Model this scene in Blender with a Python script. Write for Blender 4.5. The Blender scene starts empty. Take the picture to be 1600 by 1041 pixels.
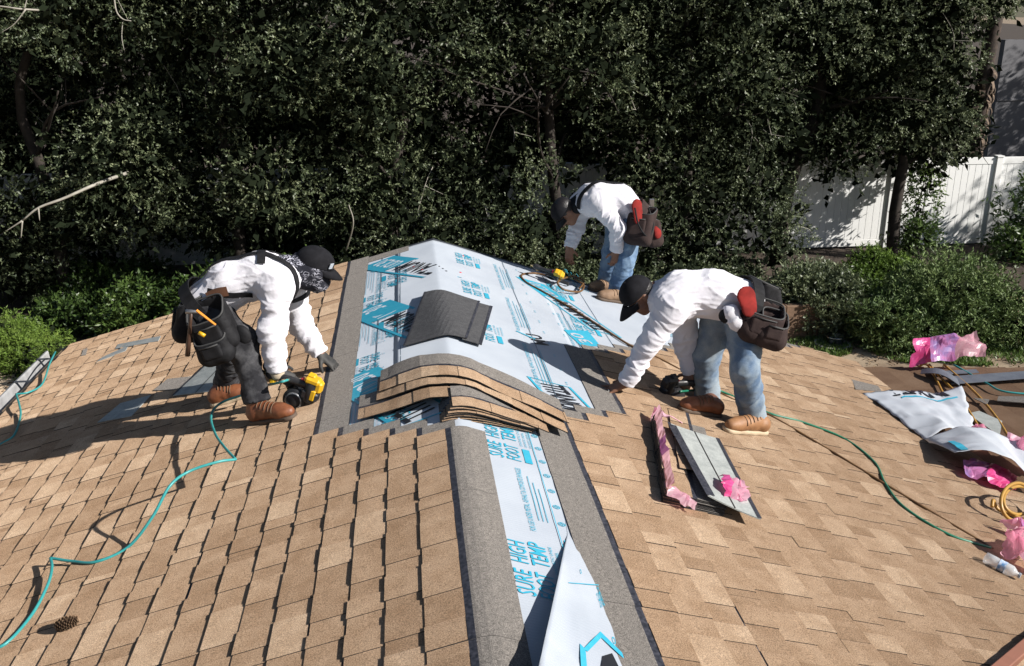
import bpy, math, random
import numpy as np
from mathutils import Vector, Matrix
random.seed(7); RNG = np.random.default_rng(7)
SC = bpy.context.scene
COL = SC.collection
R = math.radians
# ------------------------------------------------------------------ camera
FOC = 1500.0 / 1600.0 * 36.0
CAM = np.array([-0.221, 0.0, 1.939])
PITCH, YAW = R(18.80), R(6.355)
cd = bpy.data.cameras.new('camera'); cam = bpy.data.objects.new('camera', cd); COL.objects.link(cam)
cd.lens = FOC; cd.sensor_width = 36.0; cd.clip_end = 1500; cd.clip_start = 0.05
cam.location = CAM; cam.rotation_euler = (R(90) - PITCH, 0, -YAW)
SC.camera = cam
# ------------------------------------------------------------------ sky and sun
SUN_AZ, SUN_EL = R(-29), R(32.5)
SUN = np.array([math.cos(SUN_EL) * math.cos(SUN_AZ), math.cos(SUN_EL) * math.sin(SUN_AZ), math.sin(SUN_EL)])
W = bpy.data.worlds.new('World'); SC.world = W; W.use_nodes = True
nt = W.node_tree; nt.nodes.clear()
sky = nt.nodes.new('ShaderNodeTexSky'); sky.sky_type = 'NISHITA'; sky.sun_disc = False
sky.sun_elevation = SUN_EL; sky.sun_rotation = R(90) - SUN_AZ
bg = nt.nodes.new('ShaderNodeBackground'); bg.inputs['Strength'].default_value = 0.05
wo = nt.nodes.new('ShaderNodeOutputWorld')
nt.links.new(sky.outputs[0], bg.inputs[0]); nt.links.new(bg.outputs[0], wo.inputs[0])
sd = bpy.data.lights.new('sun', 'SUN'); sd.energy = 5.0; sd.angle = R(0.53); sd.color = (1.0, 0.955, 0.90)
so = bpy.data.objects.new('sun', sd); COL.objects.link(so)
so.rotation_euler = Vector(SUN).to_track_quat('Z', 'Y').to_euler(); so.location = (20, -12, 14)
SC.view_settings.view_transform = 'Standard'; SC.view_settings.look = 'None'
SC.view_settings.exposure = 0.56; SC.view_settings.gamma = 1.0
SC.view_settings.use_curve_mapping = False
SC.cycles.max_bounces = 6; SC.cycles.diffuse_bounces = 3; SC.cycles.glossy_bounces = 3
SC.cycles.transparent_max_bounces = 6; SC.cycles.transmission_bounces = 4
# ------------------------------------------------------------------ survey of the place: a sight line from the camera onto a real plane
_fw = np.array([math.sin(YAW) * math.cos(PITCH), math.cos(YAW) * math.cos(PITCH), -math.sin(PITCH)])
_rt = np.array([math.cos(YAW), -math.sin(YAW), 0.0]); _dn = np.cross(_fw, _rt)
def on_plane(px, py, n, d=0.0):
    n = np.array(n, float)
    v = (px - 800) / 1500.0 * _rt + (py - 520.5) / 1500.0 * _dn + _fw
    return CAM + (d - n @ CAM) / (n @ v) * v
TAN = 0.312
CC = 1 / math.hypot(1, TAN); SS = TAN * CC
def on_left(px, py, h=0.0): return on_plane(px, py, (-SS, 0, CC), h)
def on_right(px, py, h=0.0): return on_plane(px, py, (SS, 0, CC), h)
def at_y(px, py, y): return on_plane(px, py, (0, 1, 0), y)
def at_z(px, py, z): return on_plane(px, py, (0, 0, 1), z)
def slope(side, s, y, h=0.0):
    """point on a roof slope (side -1 left, +1 right): s metres below the ridge, y along it, h above the deck"""
    if s < 0: side, s = -side, -s
    return np.array([side * (s * CC + h * SS), y, -s * SS + h * CC])
def s_of(p): return abs(p[0]) / CC
GZ = -3.2
# ------------------------------------------------------------------ materials
def mat(name, col=(.5, .5, .5), rough=.6, col2=None, scale=20., mixlo=.35, mixhi=.65, bump=0., bscale=80., spec=.5, metal=0., droug=0., detail=3., coords='Object',
        trans=0., alpha=1., sss=0., tint=None, attr=None, attr_cols=None, objrand=0., speck=0., speck_scale=300.):
    m = bpy.data.materials.new(name); m.use_nodes = True
    n = m.node_tree; N = n.nodes; Lk = n.links; b = N['Principled BSDF']
    b.inputs['Roughness'].default_value = rough; b.inputs['Specular IOR Level'].default_value = spec; b.inputs['Metallic'].default_value = metal
    if 'Diffuse Roughness' in b.inputs: b.inputs['Diffuse Roughness'].default_value = droug
    tc = N.new('ShaderNodeTexCoord'); src = tc.outputs[coords]
    if objrand:
        oi = N.new('ShaderNodeObjectInfo'); va = N.new('ShaderNodeVectorMath'); va.operation = 'ADD'
        mu = N.new('ShaderNodeMath'); mu.operation = 'MULTIPLY'; mu.inputs[1].default_value = 37.0
        Lk.new(oi.outputs['Random'], mu.inputs[0]); Lk.new(src, va.inputs[0]); Lk.new(mu.outputs[0], va.inputs[1]); src = va.outputs[0]
    def noise(sc, det=detail, rg=.6):
        t = N.new('ShaderNodeTexNoise'); t.inputs['Scale'].default_value = sc; t.inputs['Detail'].default_value = det; t.inputs['Roughness'].default_value = rg
        Lk.new(src, t.inputs['Vector']); return t
    def mixc(fac, a, c, blend='MIX'):
        x = N.new('ShaderNodeMix'); x.data_type = 'RGBA'; x.blend_type = blend
        if isinstance(fac, float): x.inputs[0].default_value = fac
        else: Lk.new(fac, x.inputs[0])
        for i, v in ((6, a), (7, c)):
            if isinstance(v, tuple): x.inputs[i].default_value = (*v[:3], 1)
            else: Lk.new(v, x.inputs[i])
        return x.outputs[2]
    def ramp(f, lo, hi):
        r = N.new('ShaderNodeMapRange'); r.inputs[1].default_value = lo; r.inputs[2].default_value = hi; Lk.new(f, r.inputs[0]); return r.outputs[0]
    c = None
    if attr:
        a = N.new('ShaderNodeAttribute'); a.attribute_name = attr
        if attr_cols:
            cr = N.new('ShaderNodeValToRGB'); e = cr.color_ramp.elements
            e[0].position = 0; e[0].color = (*attr_cols[0], 1); e[1].position = 1; e[1].color = (*attr_cols[-1], 1)
            for i, cc in enumerate(attr_cols[1:-1]):
                q = e.new((i + 1) / (len(attr_cols) - 1)); q.color = (*cc, 1)
            Lk.new(a.outputs['Fac'], cr.inputs[0]); c = cr.outputs[0]
        else: c = a.outputs['Color']
    if col2 is not None:
        f = ramp(noise(scale).outputs['Fac'], mixlo, mixhi)
        c = mixc(f, c if c is not None else col, col2) if not attr else mixc(f, c, mixc(1.0, c, col2, 'MULTIPLY'))
    if speck:
        f = ramp(noise(speck_scale, 2., .7).outputs['Fac'], .3, .7)
        base = c if c is not None else col
        lo = mixc(1.0, base, (1 - speck,) * 3, 'MULTIPLY'); hi = mixc(1.0, base, (1 + speck,) * 3, 'MULTIPLY')
        c = mixc(f, lo, hi)
    if c is None: b.inputs['Base Color'].default_value = (*col, 1)
    else: Lk.new(c, b.inputs['Base Color'])
    if bump:
        bp = N.new('ShaderNodeBump'); bp.inputs['Strength'].default_value = min(1., bump); bp.inputs['Distance'].default_value = .004 if bump <= 1 else .004 * bump
        Lk.new(noise(bscale, 4.).outputs['Fac'], bp.inputs['Height']); Lk.new(bp.outputs[0], b.inputs['Normal'])
    if trans:
        out = [x for x in N if x.type == 'OUTPUT_MATERIAL'][0]
        tr = N.new('ShaderNodeBsdfTranslucent'); mx = N.new('ShaderNodeMixShader'); mx.inputs[0].default_value = trans
        if c is not None: Lk.new(c, tr.inputs[0])
        else: tr.inputs[0].default_value = (*(tint or col), 1)
        if tint: 
            for l in list(tr.inputs[0].links): Lk.remove(l)
            tr.inputs[0].default_value = (*tint, 1)
        Lk.new(b.outputs[0], mx.inputs[1]); Lk.new(tr.outputs[0], mx.inputs[2]); Lk.new(mx.outputs[0], out.inputs[0])
    if alpha < 1: b.inputs['Alpha'].default_value = alpha
    return m
# ------------------------------------------------------------------ objects
def wloc(o):
    p = np.zeros(3)
    while o is not None: p = p + np.array(o.location); o = o.parent
    return p
def props(o, label=None, cat=None, group=None, kind=None):
    if label: o['label'] = label
    if cat: o['category'] = cat
    if group: o['group'] = group
    if kind: o['kind'] = kind
    return o
def thing(name, loc, label, cat, group=None):
    o = bpy.data.objects.new(name, None); o.empty_display_size = .05; COL.objects.link(o); o.location = tuple(float(v) for v in loc)
    return props(o, label, cat, group)
def mk(name, verts, faces, mats, parent=None, midx=None, smooth=False, attr=None, local=False, kind=None, label=None, weld=False):
    """one mesh object; verts in world space unless local"""
    v = np.asarray(verts, float)
    if parent is not None and not local: v = v - wloc(parent)
    me = bpy.data.meshes.new(name)
    if isinstance(faces, np.ndarray) and faces.ndim == 2:
        k = faces.shape[1]; nf = len(faces)
        me.vertices.add(len(v)); me.vertices.foreach_set('co', v.astype(np.float32).ravel())
        me.loops.add(nf * k); me.loops.foreach_set('vertex_index', faces.astype(np.int32).ravel())
        me.polygons.add(nf); me.polygons.foreach_set('loop_start', np.arange(0, nf * k, k, dtype=np.int32))
        try: me.polygons.foreach_set('loop_total', np.full(nf, k, np.int32))
        except Exception: pass
        me.update(calc_edges=True)
    else:
        me.from_pydata([tuple(x) for x in v], [], [tuple(int(i) for i in f) for f in faces])
    for m_ in (mats if isinstance(mats, (list, tuple)) else [mats]): me.materials.append(m_)
    if midx is not None: me.polygons.foreach_set('material_index', np.asarray(midx, np.int32))
    if smooth: me.polygons.foreach_set('use_smooth', np.ones(len(me.polygons), bool))
    if attr is not None:
        a = me.attributes.new('tone', 'FLOAT', 'FACE'); a.data.foreach_set('value', np.asarray(attr, np.float32))
    me.validate(); me.update()
    o = bpy.data.objects.new(name, me); COL.objects.link(o)
    if parent is not None: o.parent = parent
    if kind: o['kind'] = kind
    if label: o['label'] = label
    return o
class MB:
    """gathers shapes into one mesh"""
    def __init__(s): s.v = []; s.f = []; s.m = []; s.n = 0
    def add(s, v, f, m=0):
        s.v.append(np.asarray(v, float)); s.f += [tuple(i + s.n for i in q) for q in f]; s.m += [m] * len(f); s.n += len(v); return s
    def build(s, name, mats, parent=None, smooth=False, **k):
        return mk(name, np.concatenate(s.v), s.f, mats, parent, s.m, smooth, **k)
    def box(s, c, size, rot=None, m=0, bev=0.):
        c = np.array(c, float); h = np.array(size, float) / 2
        if bev > 0:
            b = min(bev, h.min() * .9); pts = []
            v = []
            for sx in (-1, 1):
                for sy in (-1, 1):
                    for sz in (-1, 1):
                        for ax in range(3):
                            p = np.array([sx, sy, sz]) * h
                            for a in range(3):
                                if a != ax: p[a] -= np.array([sx, sy, sz])[a] * b
                            v.append(p)
            idx = lambda sx, sy, sz, ax: (((sx > 0) * 2 + (sy > 0)) * 2 + (sz > 0)) * 3 + ax
            f = []
            for ax in range(3):
                a1, a2 = (ax + 1) % 3, (ax + 2) % 3
                for sg in (-1, 1):
                    q = []
                    for u, w in ((-1, -1), (1, -1), (1, 1), (-1, 1)):
                        t = [0, 0, 0]; t[ax] = sg; t[a1] = u; t[a2] = w; q.append(idx(*t, ax))
                    f.append(q if sg > 0 else q[::-1])
            for ax in range(3):
                a1, a2 = (ax + 1) % 3, (ax + 2) % 3
                for u in (-1, 1):
                    for w in (-1, 1):
                        t0 = [0, 0, 0]; t0[ax] = -1; t0[a1] = u; t0[a2] = w; t1 = list(t0); t1[ax] = 1
                        q = [idx(*t0, a1), idx(*t1, a1), idx(*t1, a2), idx(*t0, a2)]
                        f.append(q if u * w > 0 else q[::-1])
            for sx in (-1, 1):
                for sy in (-1, 1):
                    for sz in (-1, 1):
                        q = [idx(sx, sy, sz, a) for a in range(3)]; f.append(q if sx * sy * sz > 0 else q[::-1])
            v = np.array(v)
        else:
            v = np.array([[x, y, z] for x in (-1, 1) for y in (-1, 1) for z in (-1, 1)]) * h
            f = [(0, 1, 3, 2), (4, 6, 7, 5), (0, 4, 5, 1), (2, 3, 7, 6), (0, 2, 6, 4), (1, 5, 7, 3)]
        if rot is not None: v = v @ np.asarray(rot, float).T
        return s.add(v + c, f, m)
    def tube(s, pts, rad, k=8, m=0, caps=True, flat=None):
        """pts n x 3, rad scalar or n; flat = (ra, rb, up) gives an oval section"""
        P = np.asarray(pts, float); n = len(P)
        r = np.full(n, rad) if np.isscalar(rad) else np.asarray(rad, float)
        T = np.gradient(P, axis=0); T /= np.linalg.norm(T, axis=1)[:, None] + 1e-9
        up = np.array([0, 0, 1.]) if abs(T[0][2]) < .9 else np.array([1., 0, 0])
        a = np.cross(T[0], up); a /= np.linalg.norm(a)
        V = []
        for i in range(n):
            a = a - T[i] * (a @ T[i]); a /= np.linalg.norm(a) + 1e-9; b = np.cross(T[i], a)
            for j in range(k):
                t = 2 * math.pi * j / k; V.append(P[i] + r[i] * (math.cos(t) * a + math.sin(t) * b))
        F = [(i * k + j, i * k + (j + 1) % k, (i + 1) * k + (j + 1) % k, (i + 1) * k + j) for i in range(n - 1) for j in range(k)]
        if caps: F += [tuple(range(k))[::-1], tuple((n - 1) * k + j for j in range(k))]
        return s.add(V, F, m)
    def lathe(s, prof, c, axis=(0, 0, 1), k=20, m=0):
        ax = np.array(axis, float); ax /= np.linalg.norm(ax); u = np.cross(ax, (0, 1, 0) if abs(ax[1]) < .9 else (1, 0, 0)); u /= np.linalg.norm(u); w = np.cross(ax, u)
        V = []; 
        for r_, z_ in prof:
            for j in range(k):
                t = 2 * math.pi * j / k; V.append(np.array(c) + ax * z_ + r_ * (math.cos(t) * u + math.sin(t) * w))
        n = len(prof); F = [(i * k + j, i * k + (j + 1) % k, (i + 1) * k + (j + 1) % k, (i + 1) * k + j) for i in range(n - 1) for j in range(k)]
        return s.add(V, F, m)
    def plate(s, grid, th, m=0, m_under=None):
        """thick sheet from a grid (a x b x 3) of top points; thickness th straight down its own normal"""
        G = np.asarray(grid, float); a, b = G.shape[:2]
        du = np.gradient(G, axis=0); dv = np.gradient(G, axis=1); nn = np.cross(du, dv); nn /= np.linalg.norm(nn, axis=2)[..., None] + 1e-12
        if nn[..., 2].mean() < 0: nn = -nn; flip = True
        else: flip = False
        B = G - nn * th; V = np.concatenate([G.reshape(-1, 3), B.reshape(-1, 3)]); n = a * b; F = []; M = []
        def q(*t): F.append(t if not flip else t[::-1])
        for i in range(a - 1):
            for j in range(b - 1):
                k = i * b + j; q(k, k + b, k + b + 1, k + 1); M.append(m)
                q(n + k, n + k + 1, n + k + b + 1, n + k + b); M.append(m if m_under is None else m_under)
        for i in range(a - 1):
            k = i * b; q(k, n + k, n + k + b, k + b); k = i * b + b - 1; q(k, k + b, n + k + b, n + k); M += [m if m_under is None else m_under] * 2
        for j in range(b - 1):
            k = j; q(k, k + 1, n + k + 1, n + k); k = (a - 1) * b + j; q(k, n + k, n + k + 1, k + 1); M += [m if m_under is None else m_under] * 2
        s.v.append(V); s.f += [tuple(i + s.n for i in f) for f in F]; s.m += M; s.n += len(V); return s
def film_sheet(mb, grid, m=0):
    G = np.asarray(grid, float); a, b = G.shape[:2]
    return mb.add(G.reshape(-1, 3), [(i * b + j, (i + 1) * b + j, (i + 1) * b + j + 1, i * b + j + 1) for i in range(a - 1) for j in range(b - 1)], m)
def smooth_path(pts, n=60):
    """Catmull-Rom through the points"""
    P = np.asarray(pts, float); P = np.vstack([2 * P[0] - P[1], P, 2 * P[-1] - P[-2]]); out = []
    m = len(P) - 3
    for t in np.linspace(0, m - 1e-6, n):
        i = int(t); u = t - i; p0, p1, p2, p3 = P[i:i + 4]
        out.append(.5 * (2 * p1 + (p2 - p0) * u + (2 * p0 - 5 * p1 + 4 * p2 - p3) * u * u + (3 * p1 - p0 - 3 * p2 + p3) * u ** 3))
    return np.array(out)
def vnoise(P, seed=0):
    """smooth 3-D value noise in -1..1, vectorised"""
    P = np.asarray(P, float); i = np.floor(P).astype(np.int64); f = P - i; f = f * f * (3 - 2 * f)
    def h(x, y, z):
        n = (x * 374761393 + y * 668265263 + z * 2147483647 + seed * 974711) & 0xffffffff
        n = ((n ^ (n >> 13)) * 1274126177) & 0xffffffff; n = n ^ (n >> 16)
        return (n & 0xffff) / 32767.5 - 1
    x, y, z = i[..., 0], i[..., 1], i[..., 2]; fx, fy, fz = f[..., 0], f[..., 1], f[..., 2]
    l = lambda a, b, t: a + (b - a) * t
    return l(l(l(h(x, y, z), h(x + 1, y, z), fx), l(h(x, y + 1, z), h(x + 1, y + 1, z), fx), fy),
             l(l(h(x, y, z + 1), h(x + 1, y, z + 1), fx), l(h(x, y + 1, z + 1), h(x + 1, y + 1, z + 1), fx), fy), fz)
# ================================================================== house and its roof
M_TAN = mat('tan_granules', rough=.95, spec=.15, droug=1., attr='tone', attr_cols=[(.325, .220, .140), (.385, .268, .175), (.42, .297, .197), (.485, .357, .245)], col2=(.80, .76, .72), scale=9., bump=.6, bscale=420., speck=.5, speck_scale=210., objrand=1., detail=5.)
M_GRAY = mat('grey_granules', (.165, .152, .138), rough=.95, spec=.15, droug=1., col2=(.225, .205, .185), scale=60., bump=.6, bscale=420., speck=.55, speck_scale=240., objrand=1.)
M_SEAL = mat('asphalt_sealant', (.012, .014, .02), rough=.5, col2=(.06, .06, .075), scale=60., objrand=1.)
M_EDGE = mat('asphalt_core', (.018, .016, .015), rough=.8)
M_BACK = mat('shingle_back', (.27, .29, .28), rough=.8, col2=(.36, .38, .365), scale=14., bump=.3, bscale=90., speck=.15, speck_scale=120.)
M_DARK = mat('charcoal_granules', (.050, .050, .053), rough=.9, col2=(.075, .075, .078), scale=30., bump=.5, bscale=380., speck=.4, speck_scale=240.)
M_DECK = mat('plywood', (.36, .25, .15), rough=.8, col2=(.28, .19, .11), scale=6.)
M_STUCCO = mat('stucco', (.55, .45, .34), rough=.9, bump=.5, bscale=60.)
M_TRIM = mat('painted_trim', (.24, .10, .065), rough=.6, col2=(.20, .085, .055), scale=8.)
M_GUTTER = mat('grey_gutter_metal', (.40, .40, .40), rough=.45, col2=(.28, .28, .28), scale=9.)
M_FLASH = mat('dark_flashing', (.05, .055, .065), rough=.5)
house = thing('house', (0, 5, GZ), 'low house whose tan shingled gable roof is being re-covered', 'house')
Y0 = 1.55
RAKE_L = lambda s: 8.25 + .15 * s * CC
RAKE_R = lambda s: 8.25 - .085 * s * CC
SL, SR = 3.60, 4.12                              # slope lengths, ridge to eave
def deck(side, slen, rake):
    top = [slope(side, 0, Y0), slope(side, slen, Y0), slope(side, slen, rake(slen)), slope(side, 0, rake(0))]
    dn = np.array([0, 0, -.09]); V = top + [p + dn for p in top]
    F = [(0, 1, 2, 3), (4, 7, 6, 5), (0, 4, 5, 1), (1, 5, 6, 2), (2, 6, 7, 3), (3, 7, 4, 0)]
    if side < 0: F = [f[::-1] for f in F]
    return mk('roof_slope', V, F, M_DECK, house)
deck_l = deck(-1, SL, RAKE_L); deck_r = deck(1, SR, RAKE_R)
EXP, WID = .143, .336
H0, TILT, TH, TOOTH = .011, .0476, .004, .0030   # stand-off above the deck, rise of a shingle to its butt, thicknesses
def shingle_mesh(rng, length, vmax=WID, nail_only=False):
    """local x along the course, y up the slope from the butt, z off the deck"""
    V = []; F = []; M = []; A = []
    zt = lambda v: H0 + TILT * (WID - v)
    def quad(p, m, t=.5):
        b = len(V); V.extend(p); F.append((b, b + 1, b + 2, b + 3)); M.append(m); A.append(t)
    # tooth cells
    cells = []; u = -rng.uniform(0, .15); tooth = rng.random() < .5
    while u < length:
        w = rng.uniform(.11, .24) if tooth else rng.uniform(.07, .17)
        cells.append((max(u, 0), min(u + w, length), tooth)); u += w; tooth = not tooth
    cells = [c for c in cells if c[1] - c[0] > .004]
    for a, b, tooth in cells:
        t = float(rng.choice([.12, .42, .62, .98], p=[.22, .33, .27, .18])) if tooth else float(rng.choice([.10, .35, .55], p=[.4, .4, .2]))
        t = min(1, max(0, t + rng.normal(0, .05)))
        jb = rng.uniform(-.003, .002)
        v0, v1 = (jb, EXP - .001) if tooth else (rng.uniform(0, .004), EXP)
        z0, z1 = zt(v0), zt(EXP)
        if tooth:
            h = TOOTH
            quad([(a, v0, z0 + h), (b, v0, z0 + h), (b, v1, z1 + h), (a, v1, z1 + h)], 0, t)
            quad([(a, v0, z0 - TH), (b, v0, z0 - TH), (b, v0, z0 + h), (a, v0, z0 + h)], 3)
            quad([(a, v0, z0), (a, v0, z0 + h), (a, v1, z1 + h), (a, v1, z1)], 3)
            quad([(b, v0, z0), (b, v1, z1), (b, v1, z1 + h), (b, v0, z0 + h)], 3)
        else:
            quad([(a, v0, z0), (b, v0, z0), (b, v1, z1), (a, v1, z1)], 0, t)
            quad([(a, v0, z0 - TH), (b, v0, z0 - TH), (b, v0, z0), (a, v0, z0)], 3)
    for (v0, v1, m) in ((EXP, EXP + .027, 2), (EXP + .027, vmax, 1)):
        quad([(0, v0, zt(v0)), (length, v0, zt(v0)), (length, v1, zt(v1)), (0, v1, zt(v1))], m)
    for x in (0, length):
        p = [(x, 0, zt(0)), (x, vmax, zt(vmax)), (x, vmax, zt(vmax) - TH), (x, 0, zt(0) - TH)]
        quad(p if x else p[::-1], 3)
    quad([(0, vmax, zt(vmax)), (length, vmax, zt(vmax)), (length, vmax, zt(vmax) - TH), (0, vmax, zt(vmax) - TH)], 3)
    return np.array(V, float), F, M, A
SH_MATS = [M_TAN, M_GRAY, M_SEAL, M_EDGE]
_pool = []
for i in range(26):
    v, f, m, a = shingle_mesh(np.random.default_rng(100 + i), 1.0)
    o = mk('shingle', v, f, SH_MATS, None, m, attr=a); me = o.data; bpy.data.objects.remove(o); _pool.append(me)
def basis(side, s, y):
    ax = np.array([0, 1., 0]) * (1 if side > 0 else -1); up = np.array([-side * CC, 0, SS]); n = np.array([side * SS, 0, CC])
    m = Matrix.Identity(4); p = slope(side, s, y)
    for k in range(3): m[k][0] = ax[k]; m[k][1] = up[k]; m[k][2] = n[k]; m[k][3] = p[k]
    return m
def lay(side, s, y, rng, parent, length=1.0, mesh=None):
    """a shingle whose butt is s below the ridge, running from y to y + length"""
    me = mesh or _pool[rng.integers(len(_pool))]
    o = bpy.data.objects.new('shingle', me); COL.objects.link(o); o.parent = parent
    s2 = s + rng.normal(0, .0018)
    M4 = basis(side, s2, y if side > 0 else y + length) @ Matrix.Rotation(rng.normal(0, .0016), 4, 'Z')
    M4.translation -= Vector(wloc(parent)); o.matrix_local = M4
    return o
def lay_course(side, s, ya, yb, rng, parent, phase, far=None):
    """shingles from the far end yb towards the camera to ya; the far one is cut to its own length"""
    y = yb; first = True
    while y > ya:
        ln = 1.0
        if first: ln = .35 + .65 * phase
        if abs(ln - 1) > 1e-3:
            v, f, m, a = shingle_mesh(rng, ln)
            o = mk('shingle', v, f, SH_MATS, None, m, attr=a); me = o.data; bpy.data.objects.remove(o)
            lay(side, s, y - ln, rng, parent, ln, me)
        else: lay(side, s, y - 1.0 + .001, rng, parent)
        y -= ln + .002; first = False
rng = np.random.default_rng(11)
OFF = .482
def near_left(s):
    return 2.15 + .48 * s if s < 2.0 else 3.15 + (s - 2.0) * 2.35
def near_right(s):
    return 2.2 + .28 * s if s < 2.4 else 2.9 + (s - 2.4) * 1.38
for n in range(2, 25):                            # left slope
    s = (n + OFF) * EXP
    yend = {2: 4.377, 3: 4.479, 4: 4.585, 5: 4.715}.get(n, RAKE_L(s) + .015)
    lay_course(-1, s, near_left(s), yend, rng, deck_l, (n * .37) % 1)
for n in range(1, 29):                            # right slope
    s = .615 + EXP * n
    yend = {1: 4.71, 2: 4.84, 3: 4.96}.get(n, min(6.09 + .112 * (n - 4), RAKE_R(s) + .015))
    if s > SR + .02: break
    lay_course(1, s, near_right(s), yend, rng, deck_r, (n * .41 + .2) % 1)
# the topmost left course is folded over the ridge
def folded(y0, y1, rng):
    s0 = (1 + OFF) * EXP; v, f, m, a = shingle_mesh(rng, y1 - y0)
    cut = []; V = [tuple(p) for p in v]; F2 = []; M2 = []; A2 = []
    for q, mm, aa in zip(f, m, a):
        P = [np.array(V[i]) for i in q]
        if mm == 1 and abs(P[0][1] - P[2][1]) > .1:   # the grey nailing zone: bend it in slices
            u0, u1 = P[0][0], P[1][0]; ks = [EXP + .027, s0 - .03, s0 - .012, s0, s0 + .012, s0 + .03, WID]
            for k0, k1 in zip(ks[:-1], ks[1:]):
                b = len(V); z = lambda k: H0 + TILT * (WID - k)
                V += [(u0, k0, z(k0)), (u1, k0, z(k0)), (u1, k1, z(k1)), (u0, k1, z(k1))]; F2.append((b, b + 1, b + 2, b + 3)); M2.append(1); A2.append(.5)
        elif mm == 3 and abs(P[0][1] - P[1][1]) > .3: continue
        else: F2.append(q); M2.append(mm); A2.append(aa)
    W_ = []
    for u, vv, z in V:
        s = s0 - vv; d = max(0, .03 - abs(s)) * .18
        W_.append(slope(-1, s, y1 - u, z - d))
    return mk('shingle', W_, F2, SH_MATS, deck_l, M2, attr=A2)
for y0, y1 in ((3.62, 4.27), (2.618, 3.618), (1.9, 2.616)): folded(y0, y1, rng)
# rake starter strips, rake board, gutter, walls
def strip(side, s0, s1, w, rake, h, m, name, parent, th=.004, lift=0):
    G = np.array([[slope(side, s, rake(s) + d, h) for d in (.02, .02 - w)] for s in np.linspace(s0, s1, 6)])
    return MB().plate(G, th, 0).build(name, m, parent)
strip(-1, .22, 1.02, .17, RAKE_L, .009, M_GRAY, 'starter_strip', deck_l)
for side, slen, rake in ((-1, SL, RAKE_L), (1, SR, RAKE_R)):
    par = deck_l if side < 0 else deck_r
    mb = MB(); G = [slope(side, s, rake(s) + .012, h) for s in (0, slen) for h in (.004, -.16)]; G2 = [g + np.array([0, .03, 0]) for g in G]
    V = G + G2; mb.add(V, [(0, 1, 3, 2), (4, 6, 7, 5), (0, 2, 6, 4), (1, 5, 7, 3), (0, 4, 5, 1), (2, 3, 7, 6)])
    mb.build('rake_board', M_TRIM, par)
    strip(side, 0.0, slen, .05, lambda s, r=rake: r(s) + .025, .005, M_FLASH, 'drip_edge', par, th=.0015)
wall = MB()
zt = -1.45
xl, xr = -SL * CC + .35, SR * CC - .02
pts = [(xl, Y0 + .1), (xr, Y0 + .1), (xr, 7.55), (xl, 8.3)]
V = [np.array([x, y, z]) for z in (GZ - .1, zt) for x, y in pts]
V[4][2] = V[7][2] = -SL * SS + .02; V[5][2] = V[6][2] = -SR * SS - .03
V += [np.array([0, Y0 + .1, -.12]), np.array([0, 7.95, -.12])]
wall.add(V, [(0, 1, 5, 8, 4), (2, 3, 7, 9, 6), (0, 4, 7, 3), (1, 2, 6, 5)])
wall.build('wall', M_STUCCO, house)
# left gutter
ga, gb = slope(-1, SL, 5.6), slope(-1, SL, RAKE_L(SL) - .02)
prof = [(0.02, .0), (0.02, -.10), (-.105, -.10), (-.125, .005), (-.105, .012), (-.098, -.002), (-.092, -.085), (0.008, -.085), (.008, 0)]
V = []; 
for p in (ga, gb):
    for dx, dz in prof: V.append(p + np.array([dx - .012, 0, dz - .005]))
k = len(prof); F = [(j, (j + 1) % k, k + (j + 1) % k, k + j) for j in range(k)] + [tuple(range(k))[::-1], tuple(range(k, 2 * k))]
gut = mk('gutter', V, F, M_GUTTER, house)
for y in (6.55, 7.25, 7.95, 8.5):
    b = MB(); p = slope(-1, SL, y); b.box(p + np.array([-.055, 0, .012]), (.15, .03, .006)); b.box(p + np.array([-.128, 0, -.03]), (.006, .03, .09)); b.build('bracket', M_FLASH, gut)
# low-slope porch roof on the right, running on from the eave
PX0 = SR * CC; PZ0 = -SR * SS - .012
def porch(x, y, h=0.): return np.array([x, y, PZ0 - (x - PX0) * .035 + h])
M_PORCH = mat('porch_granules', rough=.95, spec=.15, droug=1., attr='tone', attr_cols=[(.17, .105, .068), (.20, .128, .083), (.235, .155, .102)], col2=(.82, .78, .74), scale=5., bump=.5, bscale=420., speck=.35, speck_scale=230., detail=5.)  # brown tones lowered to put the porch's shade into the colour
mb = MB(); tones = []
PF = lambda x: RAKE_R(SR) - .03 * (x - PX0)
for i in range(24):
    x0 = PX0 - .01 + i * .20; x1 = x0 + .205
    ys = [3.4]
    while ys[-1] < 8.2: ys.append(ys[-1] + rng.uniform(.25, .5))
    for ya, yb in zip(ys[:-1], ys[1:]):
        yb2 = min(yb, PF(x0) + .01)
        if ya >= yb2: continue
        mb.add([porch(x0, ya, .008 - .004), porch(x1, ya, .010), porch(x1, yb2, .010), porch(x0, yb2, .004), porch(x1, ya, .002), porch(x1, yb2, .002)], [(0, 1, 2, 3), (1, 4, 5, 2)])
        tones += [rng.random(), 0]
mb.build('porch_roof', M_PORCH, house, attr=tones)
x1 = PX0 + 5.0
V = [porch(PX0 + .01, 3.3, -.01), porch(x1, 3.3, -.01), porch(x1, PF(x1), -.01), porch(PX0 + .01, PF(PX0), -.01)]; V = V + [p - np.array([0, 0, .14]) for p in V]
mk('porch_deck', V, [(0, 1, 2, 3), (4, 7, 6, 5), (0, 4, 5, 1), (1, 5, 6, 2), (2, 6, 7, 3), (3, 7, 4, 0)], M_TRIM, house)
for y in (3.6, 7.6):
    MB().box(porch(x1 - .2, y, -.15 - (-.15 - GZ + PZ0) / 2 + .02), (.12, .12, PZ0 - GZ)).build('post', M_TRIM, house)
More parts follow.
